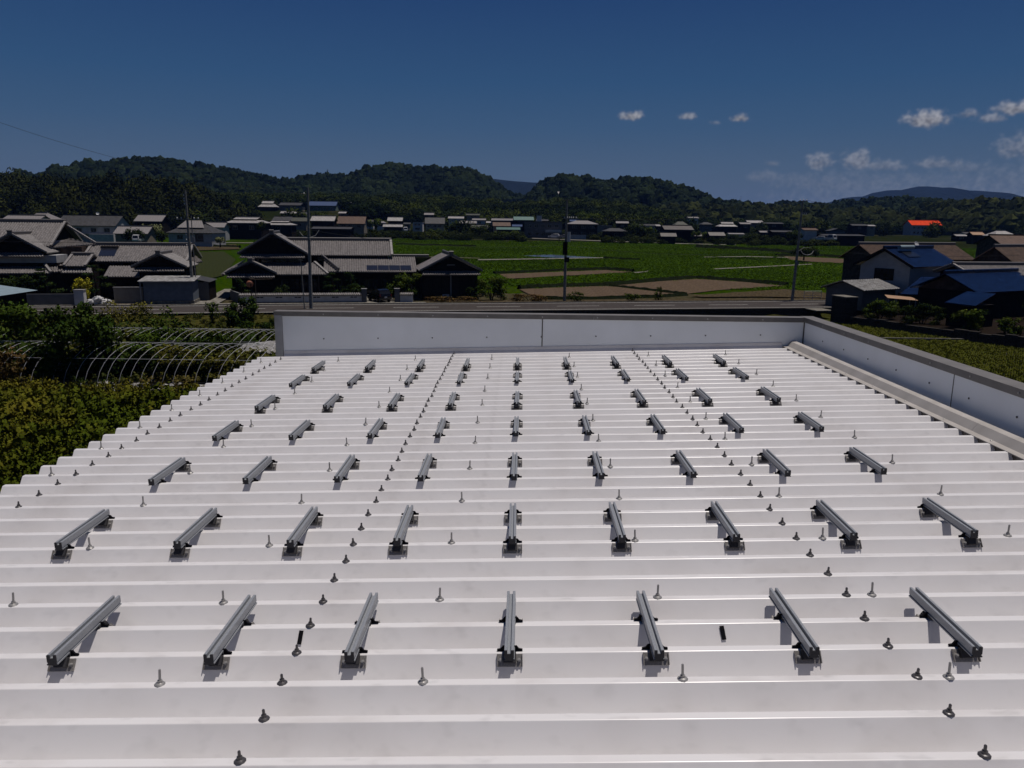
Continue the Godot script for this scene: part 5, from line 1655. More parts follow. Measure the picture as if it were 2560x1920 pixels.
# ==================================================================== the village beyond the paddies
func plain_roof(t: Node, w: float, dp: float, ye: float, yt: float, kind: String, m: Material, wallm: Material) -> void:
	var hw := w * 0.5
	var k := MB.new()
	var th := 0.16
	if kind == "ga":
		for s in [0.0, 1.0]:
			var y: float = -th * s
			k.quad(Vector3(-hw, ye + y, 0.45), Vector3(hw, ye + y, 0.45), Vector3(hw, yt + y, -dp * 0.5), Vector3(-hw, yt + y, -dp * 0.5))
			k.quad(Vector3(hw, ye + y, -dp - 0.45), Vector3(-hw, ye + y, -dp - 0.45), Vector3(-hw, yt + y, -dp * 0.5), Vector3(hw, yt + y, -dp * 0.5))
		k.quad(Vector3(-hw, ye - th, 0.45), Vector3(hw, ye - th, 0.45), Vector3(hw, ye, 0.45), Vector3(-hw, ye, 0.45))
		put("roof", k.mesh(), m, t)
		k = MB.new()
		for s in [-1.0, 1.0]:
			k.tri(Vector3((hw - 0.35) * s, ye - 0.1, 0), Vector3((hw - 0.35) * s, yt - 0.2, -dp * 0.5), Vector3((hw - 0.35) * s, ye - 0.1, -dp))
		put("gable", k.mesh(), wallm, t)
		k = MB.new()
		k.bar(Vector3(-hw - 0.05, yt + 0.08, -dp * 0.5), Vector3(hw + 0.05, yt + 0.08, -dp * 0.5), 0.35, 0.28)
		put("ridge", k.mesh(), m, t)
	elif kind == "gb":
		for s in [0.0, 1.0]:
			var y: float = -th * s
			k.quad(Vector3(-hw, ye + y, -dp), Vector3(-hw, ye + y, 0.5), Vector3(0, yt + y, 0.5), Vector3(0, yt + y, -dp))
			k.quad(Vector3(hw, ye + y, 0.5), Vector3(hw, ye + y, -dp), Vector3(0, yt + y, -dp), Vector3(0, yt + y, 0.5))
		put("roof", k.mesh(), m, t)
		k = MB.new()
		k.tri(Vector3(-hw + 0.3, ye - 0.05, 0), Vector3(0, yt - 0.2, 0), Vector3(hw - 0.3, ye - 0.05, 0))
		put("gable", k.mesh(), wallm, t)
	elif kind == "hip" or kind == "irimoya":
		var rl := maxf(hw - dp * 0.42, hw * 0.3)
		var yh := yt
		if kind == "irimoya":
			yh = lerpf(ye, yt, 0.5)
			rl = hw * 0.62
		var dq := dp * 0.5 if kind == "hip" else dp * 0.22
		k.quad(Vector3(-hw, ye, 0.6), Vector3(hw, ye, 0.6), Vector3(rl, yh, -dq), Vector3(-rl, yh, -dq))
		k.quad(Vector3(hw, ye, -dp - 0.6), Vector3(-hw, ye, -dp - 0.6), Vector3(-rl, yh, -dp + dq), Vector3(rl, yh, -dp + dq))
		for s in [-1.0, 1.0]:
			k.poly([Vector3(hw * s, ye, 0.6), Vector3(hw * s, ye, -dp - 0.6), Vector3(rl * s, yh, -dp + dq), Vector3(rl * s, yh, -dq)])
		k.quad(Vector3(-hw, ye - th, 0.6), Vector3(hw, ye - th, 0.6), Vector3(hw, ye, 0.6), Vector3(-hw, ye, 0.6))
		if kind == "irimoya":
			var r2 := rl * 1.04
			k.quad(Vector3(-r2, yh + 0.25, -dq + 0.4), Vector3(r2, yh + 0.25, -dq + 0.4), Vector3(r2, yt, -dp * 0.5), Vector3(-r2, yt, -dp * 0.5))
			k.quad(Vector3(r2, yh + 0.25, -dp + dq), Vector3(-r2, yh + 0.25, -dp + dq), Vector3(-r2, yt, -dp * 0.5), Vector3(r2, yt, -dp * 0.5))
		put("roof", k.mesh(), m, t)
		if kind == "irimoya":
			k = MB.new()
			k.quad(Vector3(-rl * 0.95, yh - 0.1, -dq + 0.1), Vector3(rl * 0.95, yh - 0.1, -dq + 0.1), Vector3(rl * 0.95, yh + 0.3, -dq + 0.1), Vector3(-rl * 0.95, yh + 0.3, -dq + 0.1))
			for s in [-1.0, 1.0]:
				k.tri(Vector3(rl * 0.97 * s, yh, -dq), Vector3(rl * 0.97 * s, yt - 0.1, -dp * 0.5), Vector3(rl * 0.97 * s, yh, -dp + dq))
			put("gable", k.mesh(), wallm, t)
		k = MB.new()
		k.bar(Vector3(-rl, yt + 0.08, -dp * 0.5), Vector3(rl, yt + 0.08, -dp * 0.5), 0.4, 0.3)
		put("ridge", k.mesh(), m, t)
	else:
		k.box(Vector3(0, ye + 0.1, -dp * 0.5), Vector3(w + 0.3, 0.2, dp + 0.3))
		put("roof", k.mesh(), m, t)

func build_village() -> void:
	for h in VILLAGE:
		var w: float = h[3] - h[2]
		var dp := clampf(w * 0.75, 4.5, 10.0)
		var base: float = h[5]
		var xc: float = (h[2] + h[3]) * 0.5
		var t := thing(h[0], h[1], h[0].replace("_", " "), Vector3(xc, base, -h[4]), rng.randf_range(-0.05, 0.09))
		if h[0] == "far_house":
			t.set_meta("category", "house")
			t.set_meta("group", "small far houses among the village trees")
		var ye: float = h[6] - base
		var yt: float = h[7] - base
		var kind: String = h[8]
		var wm: Material = M[h[10]]
		var k := MB.new()
		var ov := 0.0 if kind == "flat" else 0.4
		var under := maxf(0.6, base - land(xc, h[4]) + 0.6)
		k.box(Vector3(0, (ye - under) * 0.5, -dp * 0.5), Vector3(w - ov * 2.0, ye + under - 0.02, dp))
		put("wall", k.mesh(), wm, t)
		plain_roof(t, w, dp, ye, yt, kind, M[h[9]], wm)
		var nw: int = h[11]
		var ns: int = h[12]
		for s in ns:
			for i in nw:
				var x := (w - 1.6) * ((i + 0.5) / nw - 0.5)
				var sh := ye / ns
				window(t, Vector3(x + rng.randf_range(-0.2, 0.2), sh * (s + 0.5), 0.005), minf(1.5, w / nw * 0.5), minf(1.2, sh * 0.45), "frame", Vector3(0, 0, 1), 2)
		if h[1].begins_with("white two storey house with wide"):
			k = MB.new()
			k.lathe(Vector3.ZERO, [[0.0, 0.0], [0.25, 0.03], [0.42, 0.12], [0.44, 0.13], [0.25, 0.05], [0.0, 0.03]], 12)
			var o := put("dish", k.mesh(), M.ceramic, t)
			o.position = Vector3(1.2, yt + 0.5, -dp * 0.5)
			o.rotation = Vector3(1.2, 0.2, 0)
			k = MB.new()
			k.box(Vector3(4.6, ye * 0.28, 0.9), Vector3(6.4, ye * 0.5, 1.6))
			put("porch", k.mesh(), M.whitewall, t)
			k = MB.new()
			k.box(Vector3(0, ye * 0.53, 0.5), Vector3(w - 0.6, 0.12, 1.2))
			put("canopy", k.mesh(), M.paletile, t)
		if h[1].begins_with("large pale house"):
			k = MB.new()
			k.quad(Vector3(-4.0, ye + 1.3, -1.5), Vector3(3.2, ye + 1.3, -1.5), Vector3(1.4, yt + 0.9, -dp * 0.5), Vector3(-2.8, yt + 0.9, -dp * 0.5))
			k.quad(Vector3(3.2, ye + 1.3, -dp + 1.0), Vector3(-4.0, ye + 1.3, -dp + 1.0), Vector3(-2.8, yt + 0.9, -dp * 0.5), Vector3(1.4, yt + 0.9, -dp * 0.5))
			put("upper_roof", k.mesh(), M.tile, t)
			k = MB.new()
			k.box(Vector3(2.4, 0.95, 0.03), Vector3(2.1, 1.9, 0.08))
			put("door", k.mesh(), M.browntile, t)
		if h[1].begins_with("flat roofed grey"):
			k = MB.new()
			k.box(Vector3(w * 0.27, ye * 0.42, 0.5), Vector3(w * 0.42, 0.9, 1.0))
			put("balcony", k.mesh(), M.plaster, t)
			k = MB.new()
			k.box(Vector3(-w * 0.12, ye + 1.2, -dp * 0.6), Vector3(w * 0.13, 2.2, 2.0))
			put("roof_tank", k.mesh(), M.whitewall, t)
		if h[1].begins_with("white building with steep"):
			k = MB.new()
			k.bar(Vector3(3.0, yt - 0.5, -3), Vector3(7.5, yt + 8.0, -24), 3.0, 1.0)
			put("chute", k.mesh(), M.paletile, t)
	# trees and hedges standing singly between the houses
	var sets := [[Color(0.014, 0.022, 0.008), Color(0.030, 0.040, 0.012)], [Color(0.030, 0.050, 0.010), Color(0.065, 0.080, 0.016)], [Color(0.09, 0.10, 0.045), Color(0.16, 0.17, 0.08)]]
	var i := 0
	for tr in VILLAGE_TREES:
		i += 1
		var hh: float = tr[4]
		var ww: float = tr[5]
		var lobes := []
		var r := RandomNumberGenerator.new()
		r.seed = 900 + i
		var cnt := 5 + int(ww / hh * 4.0)
		for q in cnt:
			var fx := (r.randf() - 0.5) * ww * 0.75
			var s := hh * r.randf_range(0.24, 0.38)
			lobes.append([Vector3(fx, hh * r.randf_range(0.3, 0.72), r.randf_range(-1, 1) * hh * 0.3), Vector3(s * 1.2, s, s * 1.2), 90])
		var t := thing("tree", tr[0], "tree", Vector3(tr[1], tr[3], -tr[2]))
		put("crown", leaves(lobes, hh * 0.055 + 0.06, sets[tr[6]], 700 + i, 0.6), M.leaf, t)
		var k := MB.new()
		k.tube([Vector3(0, -1.0, 0), Vector3(0.05, hh * 0.5, 0)], [0.2, 0.1], 6)
		put("trunk", k.mesh(), M.trunk, t)
	# vehicles
	car("white minivan parked between the low grey house and the large pale house", Vector3(-97.0, 3.9, -200.0), 0.15, "white_car", 1.25, 4.4)
	car("white car parked in front of the grey two storey block", Vector3(11.6, 4.7, -284.0), 1.4, "white_car", 1.0, 4.2)
	car("grey car beside the white car in front of the grey block", Vector3(15.0, 4.7, -282.0), 1.5, "grey_car", 0.95, 4.0)
	car("white truck beside the low black barn", Vector3(-43.4, 6.1, -296.0), 0.3, "white_car", 1.2, 4.2)
	car("white car parked beside the white walled house near the right pole", Vector3(99.8, 5.2, -268.0), 1.2, "white_car", 1.0, 4.0)
	car("white van parked under the long dark open shed", Vector3(103.6, 5.2, -268.0), 0.4, "white_car", 1.3, 4.2)
	# light wall beside the cars
	var t := thing("block_wall", "low pale block wall right of the parked white car", "wall", Vector3(20.0, 4.6, -283.0))
	var k := MB.new()
	k.box(Vector3(0, 0.5, 0), Vector3(5.8, 1.5, 0.2))
	put("face", k.mesh(), M.plaster, t)
	k = MB.new()
	k.box(Vector3(0, 1.3, 0), Vector3(5.9, 0.08, 0.3))
	put("cap", k.mesh(), M.shedroof, t)

# a small car: rear at +z, length l, built as a shaped body with glass, wheels, lamps
func car(label: String, at: Vector3, turn: float, paint: String, tall := 1.0, l := 3.9) -> Node3D:
	var t := thing("car", label, "car", at, turn)
	var h := 1.5 * tall
	var hl := l * 0.5
	# side outline (z along, y up), rear right
	var side := [[-hl, 0.32], [-hl + 0.05, 0.68], [-hl + 0.95, 0.88], [-hl + 1.55, h - 0.12], [-hl + 1.9, h - 0.02], [hl - 1.0, h], [hl - 0.42, h - 0.10], [hl - 0.08, 0.92], [hl, 0.72], [hl - 0.04, 0.30], [hl - 0.4, 0.22], [-hl + 0.4, 0.22]]
	var b := MB.new()
	var wid := [0.78, 0.82, 0.83, 0.66, 0.60, 0.60, 0.64, 0.81, 0.83, 0.80, 0.78, 0.78]
	var left := []
	var right := []
	for i in side.size():
		left.append(Vector3(-wid[i], side[i][1], side[i][0]))
		right.append(Vector3(wid[i], side[i][1], side[i][0]))
	for i in side.size():
		var j := (i + 1) % side.size()
		b.quad(left[i], left[j], right[j], right[i])
	for s in [left, right]:
		b.poly([s[0], s[1], s[2], s[7], s[8], s[9], s[10], s[11]])
		b.poly([s[2], s[3], s[4], s[5], s[6], s[7]])
	put("body", b.mesh(), M[paint], t)
	# glass, slightly proud
	for s in [-1.0, 1.0]:
		var g := MB.new()
		var x0: float = s * 0.835
		var x1: float = s * 0.665
		g.quad(Vector3(x0, 0.95, -hl + 1.15), Vector3(x0, 0.97, hl - 0.35), Vector3(x1, h - 0.16, hl - 0.62), Vector3(x1, h - 0.14, -hl + 1.72))
		put("side_window", g.mesh(), M.glass, t)
	var g2 := MB.new()
	g2.quad(Vector3(-0.7, 1.0, hl - 0.085), Vector3(0.7, 1.0, hl - 0.085), Vector3(0.58, h - 0.17, hl - 0.385), Vector3(-0.58, h - 0.17, hl - 0.385))
	put("rear_window", g2.mesh(), M.glass, t)
	var g3 := MB.new()
	g3.quad(Vector3(-0.72, 0.95, -hl + 1.05), Vector3(0.72, 0.95, -hl + 1.05), Vector3(0.6, h - 0.18, -hl + 1.50), Vector3(-0.6, h - 0.18, -hl + 1.50))
	put("windscreen", g3.mesh(), M.glass, t)
	for s in [-1.0, 1.0]:
		for z in [-hl + 0.75, hl - 0.72]:
			var wmb := MB.new()
			wmb.tube([Vector3(s * 0.62, 0.29, z), Vector3(s * 0.84, 0.29, z)], [0.29, 0.29], 14)
			var wheel := put("wheel", wmb.mesh(), M.tyre, t)
			var rmb := MB.new()
			rmb.tube([Vector3(s * 0.83, 0.29, z), Vector3(s * 0.855, 0.29, z)], [0.18, 0.17], 10)
			put("rim", rmb.mesh(), M.rim, wheel)
		var lm := MB.new()
		lm.box(Vector3(s * 0.72, 0.84, hl - 0.02), Vector3(0.16, 0.26, 0.08))
		put("tail_lamp", lm.mesh(), M.lamp_red, t)
		var hm := MB.new()
		hm.box(Vector3(s * 0.62, 0.66, -hl + 0.06), Vector3(0.3, 0.14, 0.12))
		put("headlight", hm.mesh(), M.ceramic, t)
	var np := MB.new()
	np.box(Vector3(0, 0.62, hl + 0.0), Vector3(0.33, 0.165, 0.03))
	put("number_plate", np.mesh(), M.ceramic, t)
	return t

# ==================================================================== poles and wires
func insulator(t: Node, at: Vector3) -> void:
	var k := MB.new()
	k.lathe(at, [[0.03, 0.0], [0.07, 0.02], [0.05, 0.07], [0.075, 0.09], [0.05, 0.14], [0.02, 0.2], [0.0, 0.2]], 8)
	put("insulator", k.mesh(), M.ceramic, t)

func pole(label: String, at: Vector3, top: float, r0 := 0.19, r1 := 0.11, lean := Vector3.ZERO) -> Node3D:
	var t := thing("utility_pole", label, "utility pole", at, road_turn, "utility poles along the road")
	var k := MB.new()
	k.tube([Vector3(0, -0.4, 0), Vector3(0, top, 0) + lean], [r0, r1], 12)
	put("shaft", k.mesh(), M.pole, t)
	return t

func crossarm(t: Node, y: float, w: float, off := 0.0) -> void:
	var k := MB.new()
	k.box(Vector3(off, y, 0.14), Vector3(w, 0.09, 0.09))
	put("crossarm", k.mesh(), M.pole, t)

func wire(label: String, a: Vector3, e: Vector3, sag: float, r := 0.016) -> void:
	var k := MB.new()
	var pts := []
	var rad := []
	for i in 25:
		var u := i / 24.0
		pts.append(a.lerp(e, u) - Vector3.UP * sag * 4.0 * u * (1.0 - u))
		rad.append(r)
	k.tube(pts, rad, 5, false)
	tag(put("power_line", k.mesh(), M.wire), label, "power line", "overhead wires")

func build_poles() -> void:
	var p1 := pole("tall grey utility pole rising in front of the main farmhouse gable", Vector3(-23.4, 0, -87.0), 13.1, 0.2, 0.12, Vector3(0.15, 0, 0))
	insulator(p1, Vector3(-0.25, 12.4, 0))
	var k := MB.new()
	k.tube([Vector3(-0.55, 12.42, 0), Vector3(0.15, 12.45, 0)], [0.03, 0.03], 6)
	put("arm", k.mesh(), M.pole, p1)
	k = MB.new()
	k.tube([Vector3(-0.9, 8.4, 0), Vector3(-0.5, 7.9, 0.1), Vector3(0.1, 7.75, 0.15), Vector3(0.8, 8.0, 0.1), Vector3(1.2, 8.6, 0)], [0.02, 0.02, 0.02, 0.02, 0.02], 6)
	put("cable_loop", k.mesh(), M.ceramic, p1)
	for y in [8.0, 8.3, 8.8]:
		k = MB.new()
		k.tube([Vector3(0.05, y, 0), Vector3(0.05, y + 0.05, 0)], [0.2, 0.2], 10)
		put("band", k.mesh(), M.frame, p1)
	var p2 := pole("weathered utility pole with crossarm beside the grey blue shed", Vector3(-38.6, 0, -92.0), 12.9, 0.2, 0.11, Vector3(-0.1, 0, 0))
	crossarm(p2, 9.6, 2.6)
	for x in [-1.15, -0.7, 0.7, 1.15]:
		insulator(p2, Vector3(x, 9.64, 0.14))
	for y in [11.6, 12.2]:
		insulator(p2, Vector3(-0.28, y, 0))
		insulator(p2, Vector3(-0.28, y - 0.35, 0))
	k = MB.new()
	k.tube([Vector3(0.42, 1.5, 0.2), Vector3(0.38, 10.0, 0.15)], [0.05, 0.05], 8)
	put("conduit", k.mesh(), M.pole, p2)
	k = MB.new()
	k.tube([Vector3(0.45, 6.9, 0.2), Vector3(0.45, 7.6, 0.2)], [0.17, 0.17], 10)
	put("junction_box", k.mesh(), M.frame, p2)
	for y in [6.6, 7.2, 7.8]:
		insulator(p2, Vector3(-0.3, y, 0.2))
	var p3 := pole("dark utility pole with transformer at the near edge of the paddies", Vector3(5.5, 0, -98.6), 12.5, 0.2, 0.12)
	crossarm(p3, 12.45, 1.5, 0.2)
	crossarm(p3, 10.2, 2.0, 0.5)
	for x in [-0.3, 0.1, 0.35, 0.6, 0.85, 1.2]:
		insulator(p3, Vector3(x, 10.25, 0.14))
	k = MB.new()
	k.tube([Vector3(0.3, 7.4, 0.25), Vector3(0.3, 8.6, 0.25)], [0.2, 0.2], 12)
	put("transformer", k.mesh(), M.ceramic, p3)
	k = MB.new()
	k.box(Vector3(-0.15, 6.6, 0.3), Vector3(0.5, 1.6, 0.4))
	put("switch_box", k.mesh(), M.dark, p3)
	k = MB.new()
	k.box(Vector3(0.1, 5.2, 0.3), Vector3(0.5, 0.6, 0.35))
	put("junction_box", k.mesh(), M.dark, p3)
	var p4 := pole("slanting utility pole with branching wires near the blue roofed house", Vector3(35.6, 0, -103.2), 12.8, 0.2, 0.11, Vector3(0.35, 0, 0))
	crossarm(p4, 12.75, 1.2, 0.35)
	for x in [-0.1, 0.35, 0.8]:
		insulator(p4, Vector3(x, 12.8, 0.14))
	crossarm(p4, 11.3, 0.9, 0.6)
	for x in [0.3, 0.6, 0.9]:
		insulator(p4, Vector3(x, 11.05, 0.14))
	k = MB.new()
	k.tube([Vector3(0.3, 6.4, 0), Vector3(1.0, 6.9, 0.1), Vector3(1.9, 6.85, 0.1)], [0.04, 0.04, 0.04], 6)
	put("bracket_arm", k.mesh(), M.pole, p4)
	k = MB.new()
	k.tube([Vector3(0.6, 6.6, 0), Vector3(1.0, 6.1, 0), Vector3(1.6, 5.95, 0), Vector3(2.2, 6.1, 0), Vector3(2.5, 6.5, 0)], [0.025, 0.025, 0.025, 0.025, 0.025], 6)
	put("cable_loop", k.mesh(), M.ceramic, p4)
	k = MB.new()
	k.lathe(Vector3.ZERO, [[0.0, 0.0], [0.26, 0.02], [0.28, 0.05], [0.0, 0.06]], 14)
	var o := put("small_sign", k.mesh(), M.pole, p4)
	o.position = Vector3(0.1, 4.9, 0.24)
	o.rotation.x = PI / 2
	# slim service pole beside the tall one
	var sp := thing("service_pole", "slim bare service pole left of the tall utility pole", "pole", Vector3(-23.9, 0, -86.2))
	k = MB.new()
	k.tube([Vector3(0, -0.3, 0), Vector3(-0.2, 5.4, 0)], [0.07, 0.05], 8)
	put("shaft", k.mesh(), M.pole, sp)
	k = MB.new()
	k.box(Vector3(-0.2, 5.35, 0), Vector3(0.5, 0.06, 0.06))
	put("arm", k.mesh(), M.pole, sp)
	var s2 := thing("sign_post", "thin dark post standing before the white garden wall", "post", Vector3(-30.0, 0, -87.0))
	k = MB.new()
	k.tube([Vector3(0, -0.3, 0), Vector3(0, 2.6, 0)], [0.05, 0.05], 8)
	put("shaft", k.mesh(), M.dark, s2)
	k = MB.new()
	k.lathe(Vector3(0, 2.6, 0), [[0.05, 0.0], [0.06, 0.03], [0.0, 0.08]], 8)
	put("cap", k.mesh(), M.dark, s2)
	# wires
	wire("long wire sagging from the upper left to the tall utility pole", Vector3(-62.0, 22.6, -80.0), Vector3(-23.7, 12.4, -87.0), 1.6)
	wire("wire from the weathered pole to the left along the houses", Vector3(-38.7, 6.9, -92.0), Vector3(-80.0, 7.6, -84.0), 0.3)
	wire("wire between weathered pole and tall utility pole over the tiled roofs", Vector3(-38.4, 7.0, -92.0), Vector3(-23.6, 8.6, -87.0), 0.5)
	wire("lower wire from tall utility pole to the dark transformer pole", Vector3(-23.2, 8.6, -87.0), Vector3(5.4, 7.0, -98.6), 0.9)
	wire("lower wire from transformer pole to the slanting right pole", Vector3(5.6, 7.0, -98.6), Vector3(35.9, 6.6, -103.2), 0.9)
	wire("upper wire from the transformer pole to the slanting right pole", Vector3(6.2, 10.4, -98.6), Vector3(36.3, 12.9, -103.2), 1.2)
	wire("upper wire from the slanting right pole towards the right edge", Vector3(36.3, 12.9, -103.2), Vector3(75.0, 12.2, -112.0), 1.6)
	wire("lower wire from the slanting right pole over the blue roofs", Vector3(37.5, 6.6, -103.2), Vector3(75.0, 6.4, -110.0), 0.6)
	# radio masts on the hills
	for e in [["thin radio mast on the hill behind the tall utility pole", Vector3(-238.0, 56.0, -985.0), 16.0], ["thin radio mast on the low far ridge right of the hills", Vector3(700.0, 70.0, -2580.0), 34.0]]:
		var m := thing("radio_mast", e[0], "mast", e[1])
		k = MB.new()
		for s in 3:
			var an := TAU * s / 3.0
			var q := Vector3(cos(an), 0, sin(an)) * 1.1
			k.bar(q, Vector3(0, e[2], 0) + q * 0.2, 0.25, 0.25)
		for i in 8:
			var y: float = e[2] * i / 8.0
			k.bar(Vector3(-0.9 * (1 - i / 9.0), y, 0), Vector3(0.9 * (1 - i / 9.0), y + e[2] / 8.0, 0), 0.16, 0.16)
		put("lattice", k.mesh(), M.pole, m)
		k = MB.new()
		k.box(Vector3(0, e[2] * 0.85, 0), Vector3(2.2, 1.2, 1.2))
		put("antenna", k.mesh(), M.ceramic, m)

# ==================================================================== overgrown ground left of the roof
func shrub(label: String, at: Vector3, w: float, h: float, dp: float, cols: Array, leaf: float, count: int, seed_: int, called := "shrub", stems := 3, category := "shrub") -> Node3D:
	var t := thing(called, label, category, at)
	var r := RandomNumberGenerator.new()
	r.seed = seed_
	var lobes := []
	var n := 24
	for i in n:
		var an := r.randf() * TAU
		var q := sqrt(r.randf()) * 0.5
		var y := r.randf_range(0.10, 0.86)
		var wide := 1.0 - 0.55 * absf(y - 0.45)
		var s := r.randf_range(0.13, 0.22)
		lobes.append([Vector3(cos(an) * q * w * wide, y * h, sin(an) * q * dp * wide), Vector3(w * s, h * s * 0.85, dp * s), count / n])
	put("crown", leaves(lobes, leaf, cols, seed_ + 1, 0.4, 0.35), M.leaf, t)
	for i in stems:
		var k := MB.new()
		var an := TAU * i / stems + r.randf()
		var e := Vector3(cos(an) * w * 0.22, h * 0.6, sin(an) * dp * 0.22)
		k.tube([Vector3(0, -0.4, 0), e * 0.5 + Vector3(0, 0.1, 0), e], [0.06 + h * 0.012, 0.04 + h * 0.006, 0.02], 6)
		put("trunk", k.mesh(), M.trunk, t)
	return t

func build_near_left() -> void:
	var green := [Color(0.020, 0.036, 0.006), Color(0.040, 0.064, 0.010), Color(0.072, 0.092, 0.018)]
	var olive := [Color(0.045, 0.045, 0.010), Color(0.085, 0.080, 0.016), Color(0.14, 0.125, 0.024)]
	var dark := [Color(0.012, 0.022, 0.005), Color(0.024, 0.040, 0.008), Color(0.048, 0.068, 0.014)]
	var brown := [Color(0.055, 0.035, 0.014), Color(0.085, 0.055, 0.022), Color(0.07, 0.07, 0.02)]
	shrub("tall dense green shrub rising highest at the left", Vector3(-29.2, -0.9, -50.0), 5.6, 5.3, 4.6, dark, 0.13, 7500, 11, "tree", 5, "tree")
	shrub("wide green shrub at the left edge behind the brown thicket", Vector3(-34.6, -0.9, -52.0), 6.6, 5.0, 5.0, green, 0.13, 6500, 12)
	shrub("reddish brown thicket at the left edge", Vector3(-33.4, -0.9, -46.8), 5.2, 4.2, 3.4, brown, 0.12, 4500, 13)
	shrub("leafy green shrub growing through the front pipe hoops", Vector3(-25.6, -0.9, -51.5), 3.8, 2.9, 3.0, green, 0.12, 3600, 14)
	shrub("olive shrub inside the hoops left of the bright yellowish one", Vector3(-22.6, -0.9, -50.2), 3.4, 2.6, 2.8, olive, 0.11, 3000, 15)
	shrub("yellowish shrub inside the hoops close to the roof edge", Vector3(-19.0, -0.9, -49.4), 2.8, 2.2, 2.4, olive, 0.11, 2600, 16)
	shrub("dark green shrub between the two rows of hoops", Vector3(-22.2, -0.9, -56.0), 4.8, 2.4, 2.6, dark, 0.12, 3400, 17)
	shrub("low green shrub under the rear hoops", Vector3(-27.6, -0.9, -58.6), 4.6, 2.4, 3.0, green, 0.12, 3200, 18)
	shrub("straggly shrub with pale tips near the road edge", Vector3(-33.6, -0.6, -66.0), 4.4, 3.8, 3.0, olive, 0.10, 1800, 19)
	shrub("thin shrub with sparse leaves right of the straggly one", Vector3(-28.8, -0.7, -63.0), 3.6, 3.4, 2.4, green, 0.10, 1300, 20)
	shrub("dark round leaved small tree beside the left end of the parapet", Vector3(-26.4, -0.85, -74.0), 2.9, 3.7, 2.6, dark, 0.12, 3600, 21, "tree", 3, "tree")
	shrub("small upright shrub at the near road edge", Vector3(-31.0, -0.3, -78.0), 1.3, 1.9, 1.1, green, 0.09, 600, 22)
	shrub("low dark bush at the foot of the small round tree", Vector3(-23.6, -0.85, -70.0), 4.0, 1.5, 2.2, dark, 0.11, 1800, 23)
	shrub("bare twigged bush in front of the hoops at the left edge", Vector3(-32.0, -0.9, -42.5), 3.0, 2.6, 2.4, brown, 0.06, 700, 24, "bush", 9, "bush")
	# pipe hoops of two plastic tunnels without their film
	for row in [[48.0, 6.2, 2.5, -42.0, -17.0, "front row of bare white pipe hoops overgrown by shrubs", 37], [56.6, 6.2, 2.3, -40.0, -17.4, "rear row of bare white pipe hoops with a top pipe", 37]]:
		var t := thing("tunnel_frame", row[5], "greenhouse frame", Vector3((row[3] + row[4]) * 0.5, -1.0, -row[0]), 0.0, "bare pipe frames of plastic tunnels")
		var n: int = row[6]
		var hw: float = (row[4] - row[3]) * 0.5
		var pts := []
		var rad := []
		for i in 15:
			var an := PI * i / 14.0
			pts.append(Vector3(0, pow(sin(an), 1.05) * row[2], -row[1] * 0.5 + cos(an) * row[1] * 0.5))
			rad.append(0.0135)
		var k := MB.new()
		k.tube(pts, rad, 6)
		var hoop := k.mesh()
		for i in n:
			var o := put("hoop", hoop, M.whitepipe, t)
			o.position = Vector3(-hw + 2.0 * hw * i / (n - 1) + rng.randf_range(-0.05, 0.05), 0, rng.randf_range(-0.06, 0.06))
			o.rotation = Vector3(0, -0.36 + rng.randf_range(-0.05, 0.05), rng.randf_range(-0.03, 0.03))
		for f in [[row[2] + 0.02, 0.5], [row[2] * 0.72, 0.13]]:
			k = MB.new()
			k.tube([Vector3(-hw, f[0], -row[1] * f[1]), Vector3(hw, f[0], -row[1] * f[1])], [0.013, 0.013], 6)
			put("purlin", k.mesh(), M.whitepipe, t)
	# torn sheet hanging along the front hoops, ground sheet
	var t := thing("torn_sheet", "torn grey plastic sheet lying along the foot of the front hoops", "plastic sheet", Vector3(-23.5, -1.0, -47.8))
	var kk := MB.new()
	var r := RandomNumberGenerator.new()
	r.seed = 31
	var pv := []
	for i in 41:
		var x := -4.0 + 8.0 * i / 40.0
		var sag := 0.32 * absf(sin(x * 1.3)) + r.randf() * 0.12
		var rw := []
		for j in 5:
			rw.append(Vector3(x, 0.62 - sag * 0.6 - 0.13 * j * (0.6 + sag), 0.14 * sin(j * 1.9 + x * 3.0) + 0.1 * j))
		if i > 0:
			for j in 4: kk.quad(pv[j], rw[j], rw[j + 1], pv[j + 1])
		pv = rw
	put("sheet", kk.mesh(), M.sheet_plastic, t)
	kk = MB.new()
	kk.box(Vector3(-4.5, 0.22, -0.35), Vector3(18.0, 0.5, 0.05))
	put("skirt", kk.mesh(), M.black_sheet, t)
	t = thing("film_tunnel", "pale film covered tunnel end beside the parapet corner", "greenhouse", Vector3(-18.6, -1.0, -55.0))
	kk = MB.new()
	pv = []
	for i in 13:
		var an := PI * i / 12.0
		var rw := [Vector3(-1.0, pow(sin(an), 0.8) * 1.9, cos(an) * 2.3), Vector3(2.4, pow(sin(an), 0.8) * 2.3, cos(an) * 2.5)]
		if i > 0: kk.quad(pv[0], rw[0], rw[1], pv[1])
		pv = rw
	put("film", kk.mesh(), M.sheet_plastic, t)
	for x in [-1.0, -0.2, 0.6, 1.4, 2.4]:
		kk = MB.new()
		var pts := []
		var rad := []
		for i in 13:
			var an := PI * i / 12.0
			pts.append(Vector3(x, pow(sin(an), 0.8) * (2.02 + 0.118 * x), cos(an) * (2.38 + 0.06 * x)))
			rad.append(0.022)
		kk.tube(pts, rad, 6)
		put("hoop", kk.mesh(), M.whitepipe, t)
